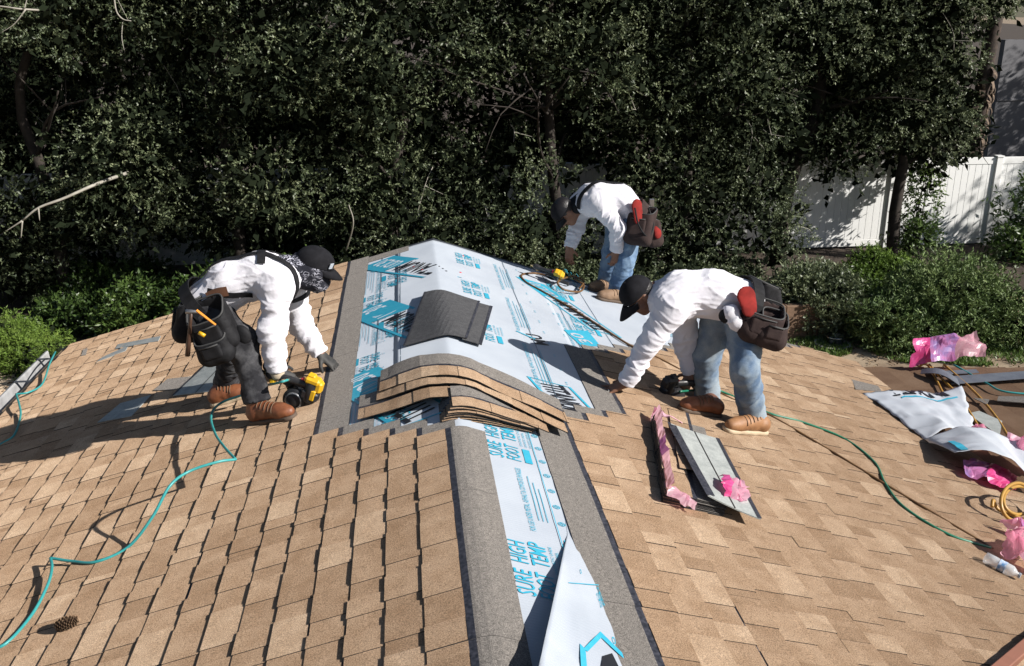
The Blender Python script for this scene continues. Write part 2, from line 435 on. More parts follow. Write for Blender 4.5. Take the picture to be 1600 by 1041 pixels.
# ================================================================== ground, patio, fence, neighbours
M_SOIL = mat('sandy_soil', (.40, .31, .21), rough=.95, col2=(.24, .17, .11), scale=2.6, bump=.8, bscale=25., speck=.25, speck_scale=60., droug=1.)
M_DIRT = mat('dark_mulch', (.03, .02, .014), rough=1., col2=(.07, .05, .035), scale=5., bump=1., bscale=22., speck=.4, speck_scale=40.)
M_CONC = mat('tan_concrete', (.50, .39, .28), rough=.9, col2=(.43, .33, .23), scale=2., bump=.3, bscale=60., speck=.08, speck_scale=120., droug=.8)
M_FENCE = mat('white_vinyl', (.87, .87, .85), rough=.45, col2=(.82, .825, .81), scale=1.5)
M_WALLN = mat('shade_darkened_wall_paint', (.17, .17, .18), rough=.8, col2=(.14, .14, .15), scale=1.2)  # grey lowered so the colour itself carries the wall's shade
M_BLOCK = mat('brown_block', (.20, .125, .08), rough=.95, col2=(.15, .095, .06), scale=7., bump=.6, bscale=40.)
mk('ground', [(-300, -200, GZ), (300, -200, GZ), (300, 600, GZ), (-300, 600, GZ)], [(0, 1, 2, 3)], M_SOIL, kind='structure')
# mulch bed behind the border, its dark colour standing in for far shaded ground
mk('bed_and_shaded_ground', [(-18, 15.2, GZ + .02), (2.5, 14.4, GZ + .02), (6.2, 14.3, GZ + .02), (16, 14.3, GZ + .02), (24, 15.0, GZ + .02), (90, 15.0, GZ + .02), (290, 590, GZ + .02), (-290, 590, GZ + .02), (-60, 20, GZ + .02)], [tuple(range(9))], M_DIRT, kind='structure')
mb = MB()
for i in range(6):
    for j in range(7):
        x = -10.6 + i * 1.35; y = 5.2 + j * 1.42
        mb.box((x, y, GZ - .02), (1.342, 1.412, .10), bev=.006)
mb.build('patio', M_CONC, kind='structure')
FY0, FY1 = 19.85, 20.0                           # vinyl privacy fence
fz = 2.0
fence = thing('privacy_fence', (5, 19.95, GZ), 'white vinyl privacy fence running behind the trees and shrubs', 'fence')
x = -16.0; k = 0
PW = 2.4
while x < 18.5:
    b = MB(); b.box((x, 19.95, GZ + fz / 2), (.13, .13, fz)); b.box((x, 19.95, GZ + fz + .015), (.16, .16, .03)); b.build('post', M_FENCE, fence)
    b = MB(); b.box((x + PW / 2, 19.95, GZ + fz - .08), (PW - .13, .045, .15), bev=.004); b.build('top_rail', M_FENCE, fence)
    b = MB(); b.box((x + PW / 2, 19.95, GZ + .14), (PW - .13, .045, .15), bev=.004); b.build('bottom_rail', M_FENCE, fence)
    nb = 15; w = (PW - .13) / nb
    if k == 0:
        b = MB(); b.box((0, 0, 0), (w - .002, .022, fz - .37), bev=.006); bo = b.build('plank', M_FENCE); bm_plank = bo.data; bpy.data.objects.remove(bo)
    for i in range(nb):
        xx = x + .065 + w * (i + .5)
        if x + PW < 3.0: continue
        o = bpy.data.objects.new('plank', bm_plank); COL.objects.link(o); o.parent = fence; o.location = (xx - 5, 0, fz / 2 + .035)
    if x + PW < 3.0:
        MB().box((x + PW / 2, 19.95, GZ + fz / 2 + .035), (PW - .13, .022, fz - .37)).build('panel', M_FENCE, fence)
    x += PW; k += 1
# neighbour's wall with a panel line, behind the fence on the right
nw = thing('neighbour_wall', (16.5, 25.0, GZ), 'grey panelled wall coloured dark for its shade behind the palm trunk', 'wall')
wx = at_y(1546, 200, 25.0)[0] + 2.7; b = MB(); b.box((wx, 25.0, GZ + 2.0), (5.4, .2, 4.6)); b.build('wall_panel', M_WALLN, nw)
for z in (1.2, 2.75): MB().box((wx, 24.885, GZ + z), (5.4, .03, .06), bev=.01).build('trim_band', M_WALLN, nw)
# low block border in front of the shrubs
bw = thing('block_border', (7, 14.25, GZ), 'low brown block border wall in the shade below the shrubs', 'border wall')
b = MB(); b.box((0, 0, 0), (.395, .18, .19), bev=.008); bo = b.build('block', M_BLOCK); bm_block = bo.data; bpy.data.objects.remove(bo)
for r_ in range(3):
    for i in range(30):
        o = bpy.data.objects.new('block', bm_block); COL.objects.link(o); o.parent = bw
        o.location = (-3.0 + i * .4 + (.2 if r_ % 2 else 0), .006 * random.uniform(-1, 1), .09 + r_ * .194)
# ================================================================== synthetic underlayment sheets with their print
M_SHEET = mat('underlayment_white', (.46, .50, .55), rough=.42, col2=(.405, .445, .50), scale=2.5, bump=.22, bscale=140., spec=.4, droug=1.)
# woven ribs of the sheet: a fine wave relief
def _ribs(m):
    n = m.node_tree; N = n.nodes; b = N['Principled BSDF']; tc = [x for x in N if x.type == 'TEX_COORD'][0]
    w = N.new('ShaderNodeTexWave'); w.bands_direction = 'Y'; w.inputs['Scale'].default_value = 19.; w.inputs['Distortion'].default_value = .6; w.inputs['Detail Scale'].default_value = .6
    bp = N.new('ShaderNodeBump'); bp.inputs['Strength'].default_value = .28; bp.inputs['Distance'].default_value = .003
    n.links.new(tc.outputs['Object'], w.inputs['Vector']); n.links.new(w.outputs['Fac'], bp.inputs['Height'])
    old = b.inputs['Normal'].links[0].from_socket if b.inputs['Normal'].links else None
    if old: n.links.new(old, bp.inputs['Normal'])
    n.links.new(bp.outputs[0], b.inputs['Normal'])
_ribs(M_SHEET)
M_SHEETG = mat('underlayment_grey_back', (.34, .36, .39), rough=.5, col2=(.30, .32, .35), scale=4., bump=.2, bscale=100.)
M_TEAL = mat('teal_print', (.035, .36, .52), rough=.45, col2=(.05, .40, .55), scale=30.)
M_BLK = mat('black_print', (.015, .016, .02), rough=.45)
M_LINE = mat('grey_print_line', (.12, .17, .22), rough=.5)
M_RED = mat('red_cap', (.55, .03, .04), rough=.4)
def text_mesh(body, size=1.0, shear=0., off=0.0, res=2, align='LEFT', sp=1.0):
    cu = bpy.data.curves.new('t', 'FONT'); cu.body = body; cu.size = size; cu.shear = shear; cu.offset = off; cu.resolution_u = res; cu.align_x = align; cu.space_character = sp
    o = bpy.data.objects.new('t', cu); COL.objects.link(o)
    bpy.context.view_layer.update()
    me = bpy.data.meshes.new_from_object(o.evaluated_get(bpy.context.evaluated_depsgraph_get()))
    V = np.array([v.co[:] for v in me.vertices]).reshape(-1, 3); F = [tuple(p.vertices) for p in me.polygons]
    bpy.data.objects.remove(o); bpy.data.curves.remove(cu); bpy.data.meshes.remove(me)
    return V, F
_tc = {}
def text_unit(body, **k):
    """text scaled to a unit box: x 0..1, y 0..1"""
    key = (body, tuple(sorted(k.items())))
    if key not in _tc:
        V, F = text_mesh(body, **k); lo, hi = V.min(0), V.max(0); V = V - lo; V[:, 0] /= (hi - lo)[0]; V[:, 1] /= (hi - lo)[1]; V[:, 2] = 0; _tc[key] = (V, F)
    return _tc[key]
class Print:
    """flat print gathered on one sheet in its own (a, b) coordinates; surf(a, b) -> world point"""
    def __init__(s, surf, hand=1): s.surf = surf; s.mb = {}; s.hand = hand; s.nl = 0   # hand -1: b grows to the right of a
    def put(s, key, uv, F):
        V = np.array([s.surf(a, b) for a, b in uv]) + np.array([0, 0, .0014 if key.startswith('logo') and key[-1] in 'wb' else 0]); s.mb.setdefault(key, MB()).add(V, F)
    def text(s, key, body, a, b, w, h, ang=0., **k):
        V, F = text_unit(body, **k); c, q = math.cos(ang), math.sin(ang)
        uv = [(a + x * w * c - y * h * q, b + s.hand * (x * w * q + y * h * c)) for x, y, _ in V]; s.put(key, uv, F)
    def quad(s, key, pts): s.put(key, pts, [tuple(range(len(pts)))])
    def line(s, key, p, q, w):
        p, q = np.array(p), np.array(q); d = (q - p) / np.linalg.norm(q - p); n = np.array([-d[1], d[0]]) * w / 2; s.quad(key, [p - n, q - n, q + n, p + n])
    def ring(s, key, c, r, w, k=14):
        uv = []; F = []
        for j in range(k):
            t = 2 * math.pi * j / k
            uv += [(c[0] + r * math.cos(t), c[1] + r * math.sin(t)), (c[0] + (r - w) * math.cos(t), c[1] + (r - w) * math.sin(t))]
        F = [(2 * j, 2 * ((j + 1) % k), 2 * ((j + 1) % k) + 1, 2 * j + 1) for j in range(k)]; s.put(key, uv, F)
    def logo(s, O, end, h):
        """UDL 30 flag in teal + TITANIUM in black in an outlined slanted box, along ax with letters rising along ay"""
        key = 'logo%d' % s.nl; s.nl += 1
        O = np.array(O, float); ax = np.array(end, float) - O; w = np.linalg.norm(ax); ax /= w; ay = np.array([-ax[1], ax[0]]) * s.hand
        P = lambda x, y: O + ax * x * w + ay * y * h
        sh = .10
        box = lambda x0, x1, y0, y1: [P(x0 + sh * y0, y0), P(x1 + sh * y0, y0), P(x1 + sh * y1, y1), P(x0 + sh * y1, y1)]
        t = .07
        s.quad(key + 't', box(0, .62, 0, t)); s.quad(key + 't', box(0, .62, 1 - t, 1)); s.quad(key + 't', box(0, .012, t, 1 - t))
        s.quad(key + 't', box(.62, 1.0, 0, 1))
        V, F = text_unit('TITANIUM', off=.018, shear=.2)
        s.put(key + 'b', [P(.045 + x * .54 + sh * .5, .2 + y * .6) for x, y, _ in V], F)
        V, F = text_unit('UDL30', off=.012, shear=.2)
        s.put(key + 'w', [P(.66 + x * .29 + sh * .5, .24 + y * .52) for x, y, _ in V], F)
    def block(s, a, b, flip=1, sc=1., rot=0):
        """SURE FOOT / HIGH TEMP block, reading along +a*flip"""
        T = lambda x, y: (a + flip * x * sc, b + s.hand * flip * y * sc)
        for body, x, y, w in (('SURE', 0, .085, .17), ('FOOT', 0, 0, .17), ('HIGH', .215, .085, .16), ('TEMP', .215, 0, .175)):
            V, F = text_unit(body, off=.008, shear=.12); s.put('text', [T(x + vx * w, y + vy * .072) for vx, vy, _ in V], F)
        s.quad('text', [T(0, -.055), T(.15, -.055), T(.15, -.018), T(0, -.018)])
        for i, wd in enumerate((.19, .17, .20)):
            V, F = text_unit('SYNTHETIC UNDERLAYMENT'[:18 - 2 * i]); s.put('text', [T(.18 + vx * wd, -.075 + i * .024 + vy * .013) for vx, vy, _ in V], F)
    def small(s, a, b, flip=1, n=4, L=.62, W=.78):
        V, F = text_unit('FOR USE UNDER METAL, ASPHALT & COMPOSITE SHINGLES'); 
        s.put('text', [(a + flip * vx * W, b + s.hand * flip * vy * .03) for vx, vy, _ in V], F)
        for i in range(n):
            s.line('text', (a + flip * .1, b - s.hand * flip * (.022 + .02 * i)), (a + flip * (.1 + L * (1 - .13 * (i % 3))), b - s.hand * flip * (.022 + .02 * i)), .0032)
    def build(s, parent):
        for k, mb in s.mb.items():
            m = {'t': M_TEAL, 'b': M_BLK, 'w': M_SHEET}.get(k[-1]) if k.startswith('logo') else {'text': M_TEAL, 'line': M_LINE, 'mark': M_TEAL, 'black': M_BLK}[k]
            nm = {'t': 'printed_banner', 'b': 'printed_name', 'w': 'printed_number'}.get(k[-1]) if k.startswith('logo') else {'text': 'printed_text', 'line': 'printed_line', 'mark': 'nail_mark', 'black': 'printed_text'}[k]
            mb.build(nm, m, parent, kind='stuff')
NZ = lambda a, b: .0026 * (1 + float(vnoise(np.array([a * 5., b * 5., 3.3]), 5))) + .0012 * (1 + float(vnoise(np.array([a * 13., b * 3., 1.3]), 8)))
def sheet(label, side, s0, s1, ya, yb, h, loc=None, group='underlayment sheets laid on the roof', waves=.7, n=(26, 60)):
    """a sheet on the slope; ya, yb: functions of s"""
    t = thing('underlayment_sheet', slope(side, (s0 + s1) / 2, (ya(s0) + yb(s0)) / 2), label, 'roofing underlayment', group)
    G = np.array([[slope(side, s, ya(s) + (yb(s) - ya(s)) * f, h + waves * NZ(ya(s) + (yb(s) - ya(s)) * f, s * side)) for f in np.linspace(0, 1, n[1])] for s in np.linspace(s0, s1, n[0])])
    MB().plate(G, .0012).build('sheet', M_SHEET, t, smooth=True)
    return t
def surf(side, h, waves=.7): return lambda a, b: slope(side if b >= 0 else -side, abs(b), a, h + .0035 + waves * NZ(a, b * side))
rL = lambda s: RAKE_L(s) - .02
rR = lambda s: RAKE_R(s) - .02
PH = .001
# left slope sheet, then the ridge sheet over it
tl = sheet('white underlayment sheet on the left slope beside the bandana worker', -1, .12, 1.05, lambda s: 4.2, rL, .0015)
P = Print(surf(-1, .0015))
for y in (4.95, 6.35, 7.55): P.block(y, .40, -1); 
for y in (5.75, 7.1, 8.1): P.block(y, .56, -1, .8)
for y in (5.3, 6.7, 7.9): P.small(y, .50, -1)
P.line('line', (4.3, .46), (8.2, .46), .006); P.line('line', (4.3, .30), (8.2, .30), .005)
for i in range(16): P.text('mark', '1/4', 4.5 + i * .24, .405, .05, .018, math.pi / 2)
P.build(tl)
tr2 = sheet('white underlayment sheet lowest on the right slope, along the stepped grey shingle edge', 1, 1.75, 3.3, lambda s: max(5.9, 5.9 + (s - 1.15) * .80), rR, .0015)
tr = sheet('white underlayment sheet in the middle of the right slope under the brown hose', 1, .84, 1.86, lambda s: 5.0, rR, .0024)
# ridge sheet: folded over the ridge, long, running to the camera
tm = thing('underlayment_sheet', (0, 6.5, 0), 'long white underlayment sheet folded over the ridge and running down between two grey strips', 'roofing underlayment', 'underlayment sheets laid on the roof')
ys = np.linspace(Y0 + .1, 1, 90)
def ridge_pt(q, y, h=.0034):
    d = max(0., .05 - abs(q)) ** 2 * .9
    p = slope(-1 if q < 0 else 1, abs(q), y, h + NZ(y, q) * .8); p[2] -= d; return p
G = []
for q in np.concatenate([np.linspace(-.34, -.06, 9), np.linspace(-.05, .05, 9), np.linspace(.06, .92, 24)]):
    y1 = 8.235 + (.15 if q < 0 else -.085) * abs(q) * CC
    y0 = Y0 + .1 if q < .53 else 4.6
    G.append([ridge_pt(q, y0 + (y1 - y0) * f) for f in np.linspace(0, 1, 120)])
MB().plate(np.array(G), .0012).build('sheet', M_SHEET, tm, smooth=True)
sm = lambda a, b: ridge_pt(b, a, .0034 + PH) + np.array([0, 0, .0022])
def pxl(px, py, side):
    p = on_right(px, py) if side > 0 else on_left(px, py); return np.array([p[1], s_of(p)])
P = Print(sm, -1)
def spx(px, py):
    """signed (along, across) place on the roof of a point seen from the camera"""
    p = on_right(px, py)
    if p[0] < 0: p = on_left(px, py)
    return np.array([p[1], p[0] / CC])
P.logo(spx(722, 436), spx(616, 401), .30)
P.logo(spx(716, 516), spx(610, 470), .32)
P.logo(spx(712, 640), spx(592, 575), .30)
P.logo(spx(822, 590), spx(905, 682), .27)
for y in (7.62, 6.75, 5.75): P.block(y, .33, 1, .95)
for y in (7.15, 6.15, 5.1): P.small(y, .55, 1)
P.line('line', (4.75, .62), (8.1, .62), .005)
for i in range(14): P.text('mark', '1/4', 4.8 + i * .24, .74, .045, .016, 0)
for y in (2.90, 4.02, 1.75): P.block(y, .285, 1, 1.0)
for y in (3.38, 2.28): P.small(y, .27, 1, 3, .40, .56)
P.line('text', (1.8, .365), (4.6, .365), .004)
for i in range(20):
    c = (1.9 + i * .145, .395); P.ring('mark', c, .017, .004); P.ring('mark', c, .009, .004)
P.text('text', 'FOOT   TEMP', 3.5, .475, .42, .05, 0, off=.02, shear=.1)
V, F = text_unit('UM', off=.02, shear=.2); o_, e_ = spx(832, 524), spx(848, 542)
P.put('black', [tuple(o_ + (e_ - o_) * x + np.array([(e_ - o_)[1], -(e_ - o_)[0]]) * -.55 * (y - .5)) for x, y, _ in V], F)
P.line('text', spx(806, 519), spx(836, 532), .02)
P.build(tm)
# print of the middle sheet on the right slope
P = Print(surf(1, .0024), -1)
P.logo(pxl(972, 530, 1), pxl(850, 446, 1), .23)
for y, q in ((7.4, 1.12), (6.55, 1.18), (5.75, 1.1)): P.block(y, q, 1, .95)
for y, q in ((7.0, 1.0), (6.1, .95), (5.4, 1.04), (7.75, 1.3)): P.small(y, q, 1)
P.line('line', (5.1, .98), (8.0, .98), .005); P.line('line', (5.3, 1.28), (8.0, 1.28), .005)
for i in range(10): P.text('mark', '1/4', 5.3 + i * .25, .90, .045, .016, 0)
P.build(tr)
P = Print(surf(1, .0015), -1)
for y, q in ((7.5, 2.15), (7.1, 2.0), (7.7, 2.9)): P.block(y, q, 1, .9); P.small(y - .3, q + .12, 1)
P.line('line', (6.9, 2.1), (7.9, 2.1), .005)
P.build(tr2)
# '30' flag beside the stepped edge
P = Print(surf(1, .0034), -1)
a = pxl(950, 545, 1); bb = pxl(880, 517, 1); 
P.quad('logo9t', [pxl(880, 517, 1), pxl(918, 519, 1), pxl(938, 543, 1), pxl(908, 543, 1)])
V, F = text_unit('30', off=.012, shear=.2)
c0, cx, cy = pxl(927, 540, 1), pxl(903, 522, 1), pxl(912, 541, 1)
P.put('logo9w', [tuple(c0 + (cx - c0) * x + (cy - c0) * y) for x, y, _ in V], F)
P.build(tr)
# lay the flag a hair higher than its neighbours
# the loose sheet at the bottom whose left edge curls up
tf = thing('underlayment_sheet', slope(1, .3, 2.9), 'loose white underlayment sheet lifting along its left edge at the bottom of the ridge strip', 'roofing underlayment')
def flap_pt(f, y, g=0.):
    """f 0 at the free edge, 1 under the grey strip"""
    t = np.clip((3.42 - y) / .9, 0, 1.9)
    sl = .405 - .265 * t if y < 3.42 else .405 + (y - 3.42) * .10
    s = sl + (.52 - sl) * f
    lift = (.095 * t) * (1 - f) ** 1.5 + .0052
    bend = (.010 * math.sin(y * 7) + .012 * float(vnoise(np.array([y * 9., f * 4., 2.]), 3)) + .006 * (1 - abs(float(vnoise(np.array([y * 6. + f * 5., f * 6., 7.]), 9)))) ** 4) * (1 - f) * min(t, 1)
    p = slope(1, s, y, lift + bend + g); return p
G = np.array([[flap_pt(f, y) for y in np.linspace(4.2, 1.75, 110)] for f in np.linspace(0, 1, 22)])
MB().plate(G, .0012).build('sheet', M_SHEET, tf, smooth=True)
P = Print(lambda a, b: flap_pt(b, a, .002), -1)
P.quad('logo8t', [(2.60, .40), (2.74, .62), (2.705, .62), (2.59, .44)]); P.quad('logo8t', [(2.74, .62), (2.64, .90), (2.61, .90), (2.705, .62)])
P.quad('logo8t', [(2.62, .36), (2.6, .42), (2.3, .42), (2.3, .36)])
P.quad('black', [(2.60, .60), (2.64, .72), (2.54, .78), (2.51, .55)])
P.text('text', 'FOR USE UNDER', 2.95, .74, .16, .10, -1.2); P.text('text', 'SHINGLES', 2.90, .70, .12, .10, -1.2)
P.ring('mark', (3.12, .42), .018, .006); P.ring('mark', (2.72, .78), .02, .006)
P.text('text', 'UP', 2.92, .93, .10, .09, -.4, off=.02)
P.line('text', (2.98, .18), (3.07, .80), .006)
P.build(tf)
# red cap nails
for px, py in ((557, 430), (560, 473), (646, 418), (660, 423), (719, 427), (723, 401)):
    p = on_left(px, py) if px < 688 else on_right(px, py)
    sd = -1 if px < 688 else 1; c = slope(sd, s_of(p), p[1], .0065)
    MB().lathe([(.0, .003), (.008, .003), (.011, 0), (.011, -.003)], c, (sd * SS, 0, CC), 10).build('cap_nail', M_RED, tl if sd < 0 else tm)
# ================================================================== trees, shrubs, ground cover
def leaf_mat(name, c1, c2, c3, rough=.38, trans=.22, spec=.55):
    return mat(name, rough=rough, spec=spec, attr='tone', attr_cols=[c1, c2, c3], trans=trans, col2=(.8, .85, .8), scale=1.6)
M_LEAF = leaf_mat('olive_green_leaves', (.048, .068, .034), (.122, .150, .075), (.28, .31, .175), rough=.5)
M_SHADELEAF = leaf_mat('shade_dark_leaves', (.008, .012, .006), (.016, .022, .010), (.03, .04, .02), rough=.9, trans=.05, spec=.1)  # near-black leaf colours carry the shade inside crowns and far foliage
M_LEAF2 = leaf_mat('bright_green_leaves', (.035, .065, .018), (.085, .14, .035), (.17, .24, .06), trans=.3)
M_JUNI = leaf_mat('juniper_needles', (.045, .08, .024), (.125, .18, .06), (.24, .30, .12), rough=.55, trans=.12, spec=.3)
M_LIME = leaf_mat('lime_needles', (.075, .13, .022), (.15, .235, .04), (.25, .34, .07), rough=.55, trans=.25, spec=.3)
M_BARK = mat('dark_bark', (.022, .017, .014), rough=.95, col2=(.045, .036, .029), scale=9., bump=1., bscale=40.)
M_TWIG = mat('pale_bare_twig', (.36, .34, .29), rough=.8, col2=(.26, .24, .20), scale=9.)
M_TWIGD = mat('brown_twig', (.11, .09, .07), rough=.9)
def rot_frames(d, rng):
    d = d / (np.linalg.norm(d, axis=1)[:, None] + 1e-9)
    r = rng.normal(size=d.shape); a = np.cross(d, r); a /= np.linalg.norm(a, axis=1)[:, None] + 1e-9
    return d, a, np.cross(d, a)
def leaves_mesh(P, D, L, Wd, rng, tone, fold=.25):
    """two-triangle pointed leaves: base P, direction D"""
    n = len(P); d, a, nn = rot_frames(D, rng)
    L = L * rng.uniform(.65, 1.35, n)[:, None]; Wd = Wd * rng.uniform(.7, 1.3, n)[:, None]
    b = P; t = P + d * L; m1 = P + d * L * .45 + a * Wd * .5 + nn * Wd * fold; m2 = P + d * L * .45 - a * Wd * .5 + nn * Wd * fold
    V = np.stack([b, m1, t, m2], 1).reshape(-1, 3); F = np.arange(4 * n).reshape(n, 4)
    return V, F, tone
def crown(centers, radii, nl, size, rng, twig=True, outer=.55, spread=.6, per=11, squash=.8, tone_bias=0., droop=.15, thin=0., short=1.):
    """leaves on short sprigs gathered in clumps; returns leaf arrays and sprig axes"""
    C = np.asarray(centers); w = np.asarray(radii) ** 2; w = w / w.sum()
    ns = nl // per
    k = rng.choice(len(C), ns, p=w)
    d = rng.normal(size=(ns, 3)); d /= np.linalg.norm(d, axis=1)[:, None]; d[:, 2] = d[:, 2] * .9 + .08
    rr = np.asarray(radii)[k] * (outer + (1 - outer) * rng.random(ns) ** .6)
    base = C[k] + d * rr[:, None] * np.array([1, 1, squash])
    # thin out with a noise field so that gaps and clumps appear
    g = 1.25 * vnoise(base * .85, 3) + .8 * vnoise(base * 2.3, 9)
    keep = g > rng.uniform(-.95 - thin, .14 - thin, ns); base = base[keep]; d = d[keep]; ns = len(base); g = g[keep]
    ax = d * .8 + rng.normal(size=(ns, 3)) * spread; ax[:, 2] -= droop; ax /= np.linalg.norm(ax, axis=1)[:, None]
    sl = rng.uniform(.10, .26, ns) * (size / .05) * short
    t = (np.arange(per) + .5) / per
    P = base[:, None] + ax[:, None] * (sl[:, None] * t)[..., None]
    side = rng.normal(size=(ns, per, 3)); D = ax[:, None] * .75 + side * .62
    tone = np.clip(rng.normal(.42 + tone_bias, .16, (ns, 1)) + rng.normal(0, .10, (ns, per)) + .20 * g[:, None], 0, 1)  # dense clumps get lighter tones, sunlight on them put into the colour
    return P.reshape(-1, 3), D.reshape(-1, 3), tone.ravel(), base, ax, sl
def limbs(mb, base, top, r, rng, n=7, reach=1.2, spread=1.):
    """tapered trunk with limbs into a list of tips"""
    base, top = np.array(base, float), np.array(top, float); h = np.linalg.norm(top - base)
    pts = [base + (top - base) * t + rng.normal(0, .05 * h * t * (1 - t) * 2, 3) * [1, 1, .2] for t in np.linspace(0, 1, 7)]
    P = smooth_path(pts, 14); mb.tube(P, np.linspace(r * 1.15, r * .3, 14), 9)
    for i in range(n):
        t = rng.uniform(.32, .95); q = P[int(t * 13)]; a = rng.uniform(0, 2 * math.pi); ln = reach * rng.uniform(.6, 1.1) * (1.15 - .5 * t)
        e = q + np.array([math.cos(a) * ln, math.sin(a) * ln, ln * rng.uniform(.3, .9)])
        Q = smooth_path([q, (q + e) / 2 + rng.normal(0, .1 * ln, 3), e], 7); mb.tube(Q, np.linspace(r * .42 * (1.1 - t * .6), r * .09, 7), 6)
        for _ in range(2):
            u = Q[rng.integers(3, 6)]; e2 = u + rng.normal(0, .5 * ln, 3) * [1, 1, .7]; mb.tube(smooth_path([u, (u + e2) / 2 + rng.normal(0, .05, 3), e2], 5), np.linspace(r * .14, r * .03, 5), 5)
def tree(name, cat, label, base, height, rad, nl, seed, lo=.0, leaf=.049, m=None, trunk_r=.11, group=None, ncl=26, twigs=26, shape=None, tone=0., lean=(0, 0), crown_y=(-1, 1)):
    rng = np.random.default_rng(seed); base = np.array(base, float)
    t = thing(name, base, label, cat, group)
    mb = MB(); limbs(mb, base, base + np.array([lean[0], lean[1], height * .9]), trunk_r, rng, 9, rad * .8); mb.build('trunk', M_BARK, t, smooth=True)
    cs = []; rs = []
    for i in range(ncl):
        u = (i + rng.random()) / ncl; z = lo + (height - lo) * u
        prof = math.sin(math.pi * min(1, .16 + .80 * u)) ** .55 if shape is None else shape(u)
        a = rng.uniform(0, 2 * math.pi); q = rad * prof * rng.uniform(.25, .85)
        cs.append(base + np.array([math.cos(a) * q + lean[0] * u, math.sin(a) * q + lean[1] * u, z])); rs.append(rad * rng.uniform(.30, .55) * (.6 + .4 * prof))
    P, D, tn, sb, ax, sl = crown(cs, rs, nl, leaf, rng, tone_bias=tone)
    V, F, T = leaves_mesh(P, D, leaf, leaf * .46, rng, tn)
    # the inner foliage: bigger, sparser sprays deep in the crown, coloured dark as its shade
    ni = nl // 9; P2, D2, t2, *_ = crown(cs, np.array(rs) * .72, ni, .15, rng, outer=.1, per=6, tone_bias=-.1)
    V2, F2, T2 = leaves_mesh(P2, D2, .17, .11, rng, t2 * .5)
    mk('inner_foliage', V2, F2, M_SHADELEAF, t, attr=T2, kind='stuff'); mk('crown', V, F, m or M_LEAF, t, attr=T, kind='stuff')
    if twigs:
        mb = MB(); k = rng.choice(len(sb), min(twigs, len(sb)), replace=False)
        for i in k:
            a = sb[i]; L = rng.uniform(.25, .75); d = ax[i] + rng.normal(0, .25, 3)
            q = smooth_path([a - d * L * .6, a + rng.normal(0, .05, 3), a + d * L * .5 + rng.normal(0, .08, 3)], 6)
            mb.tube(q, np.linspace(.007, .003, 6), 5)
            if rng.random() < .6: mb.tube([q[3], q[3] + rng.normal(0, .16, 3)], [.006, .003], 4)
        mb.build('bare_twigs', M_TWIG, t, kind='stuff')
    return t
GRP = 'dark evergreen trees along the fence'
TB = [  # x, y, height, radius, leaves, label
    (-9.8, 17.8, 7.6, 2.5, 120000, 'dark evergreen tree at the far left end of the row, above the bright green juniper'),
    (-6.3, 17.2, 8.0, 2.5, 120000, 'dark evergreen tree with a long bare pale branch, left of the bandana worker'),
    (-3.2, 16.8, 8.2, 2.4, 120000, 'dark evergreen tree rising behind the bandana worker\'s bent back'),
    (-.4, 16.6, 8.2, 2.4, 120000, 'dark evergreen tree rising behind the roof peak'),
    (2.4, 16.8, 8.2, 2.4, 120000, 'dark evergreen tree just left of the farthest worker'),
    (5.0, 17.6, 8.0, 2.3, 120000, 'dark evergreen tree rising behind the farthest worker'),
]
for i, (x, y, h, r_, nl, lb) in enumerate(TB):
    tree('evergreen_tree', 'tree', lb, (x, y, GZ), h, r_, nl, 40 + i, lo=.5, group=GRP, ncl=34, twigs=16, tone=(.03, -.02, .04, 0, .02, -.03)[i])
tree('evergreen_tree', 'tree', 'dark evergreen tree with a bare black trunk in front of the white fence', (7.55, 18.9, GZ), 7.8, 2.6, 120000, 61, lo=1.9, group=GRP, ncl=30, trunk_r=.17, twigs=30)
tree('evergreen_tree', 'tree', 'evergreen tree with a thin trunk and light leaves hanging over the fence near the palm', (10.05, 18.9, GZ), 7.8, 2.0, 105000, 62, lo=2.3, lean=(-.5, 0), group=GRP, ncl=26, trunk_r=.12, twigs=24, tone=.06, shape=lambda u: .55 + .5 * min(1, u * 1.6))

# the wood beyond the fence: one mass of leaves coloured near black for shade
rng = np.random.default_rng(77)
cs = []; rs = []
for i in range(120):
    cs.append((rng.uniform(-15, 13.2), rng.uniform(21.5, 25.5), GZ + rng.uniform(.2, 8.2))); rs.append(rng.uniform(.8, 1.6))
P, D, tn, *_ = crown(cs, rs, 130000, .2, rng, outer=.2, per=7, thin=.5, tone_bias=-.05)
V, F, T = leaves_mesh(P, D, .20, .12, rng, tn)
wood = mk('far_wood', V, F, M_SHADELEAF, attr=T, kind='stuff')
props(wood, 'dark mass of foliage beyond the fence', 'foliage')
# ================================================================== people: bodies and clothes grown from limb fields
M_SKIN = mat('skin', (.23, .115, .070), rough=.5, col2=(.19, .09, .055), scale=14., bump=.1, bscale=120.)
M_SHIRT = mat('white_shirt', (.73, .72, .76), rough=.85, col2=(.68, .67, .72), scale=5., bump=.5, bscale=34., droug=.5, spec=.2)
M_JEANS = mat('blue_jeans', (.085, .145, .25), rough=.9, col2=(.20, .29, .40), scale=7., mixlo=.4, mixhi=.62, bump=.4, bscale=60., spec=.15, speck=.12, speck_scale=200.)
M_JEANS3 = mat('dusty_jeans', (.10, .155, .24), rough=.9, col2=(.25, .30, .34), scale=5., mixlo=.38, mixhi=.6, bump=.4, bscale=60., spec=.15, speck=.14, speck_scale=180.)
M_JEANSB = mat('charcoal_jeans', (.020, .020, .023), rough=.9, col2=(.085, .085, .09), scale=9., mixlo=.42, mixhi=.68, bump=.4, bscale=55., spec=.15, speck=.2, speck_scale=160.)
M_LEATHER = mat('brown_boot_leather', (.24, .085, .035), rough=.5, col2=(.15, .05, .022), scale=16., bump=.35, bscale=50.)
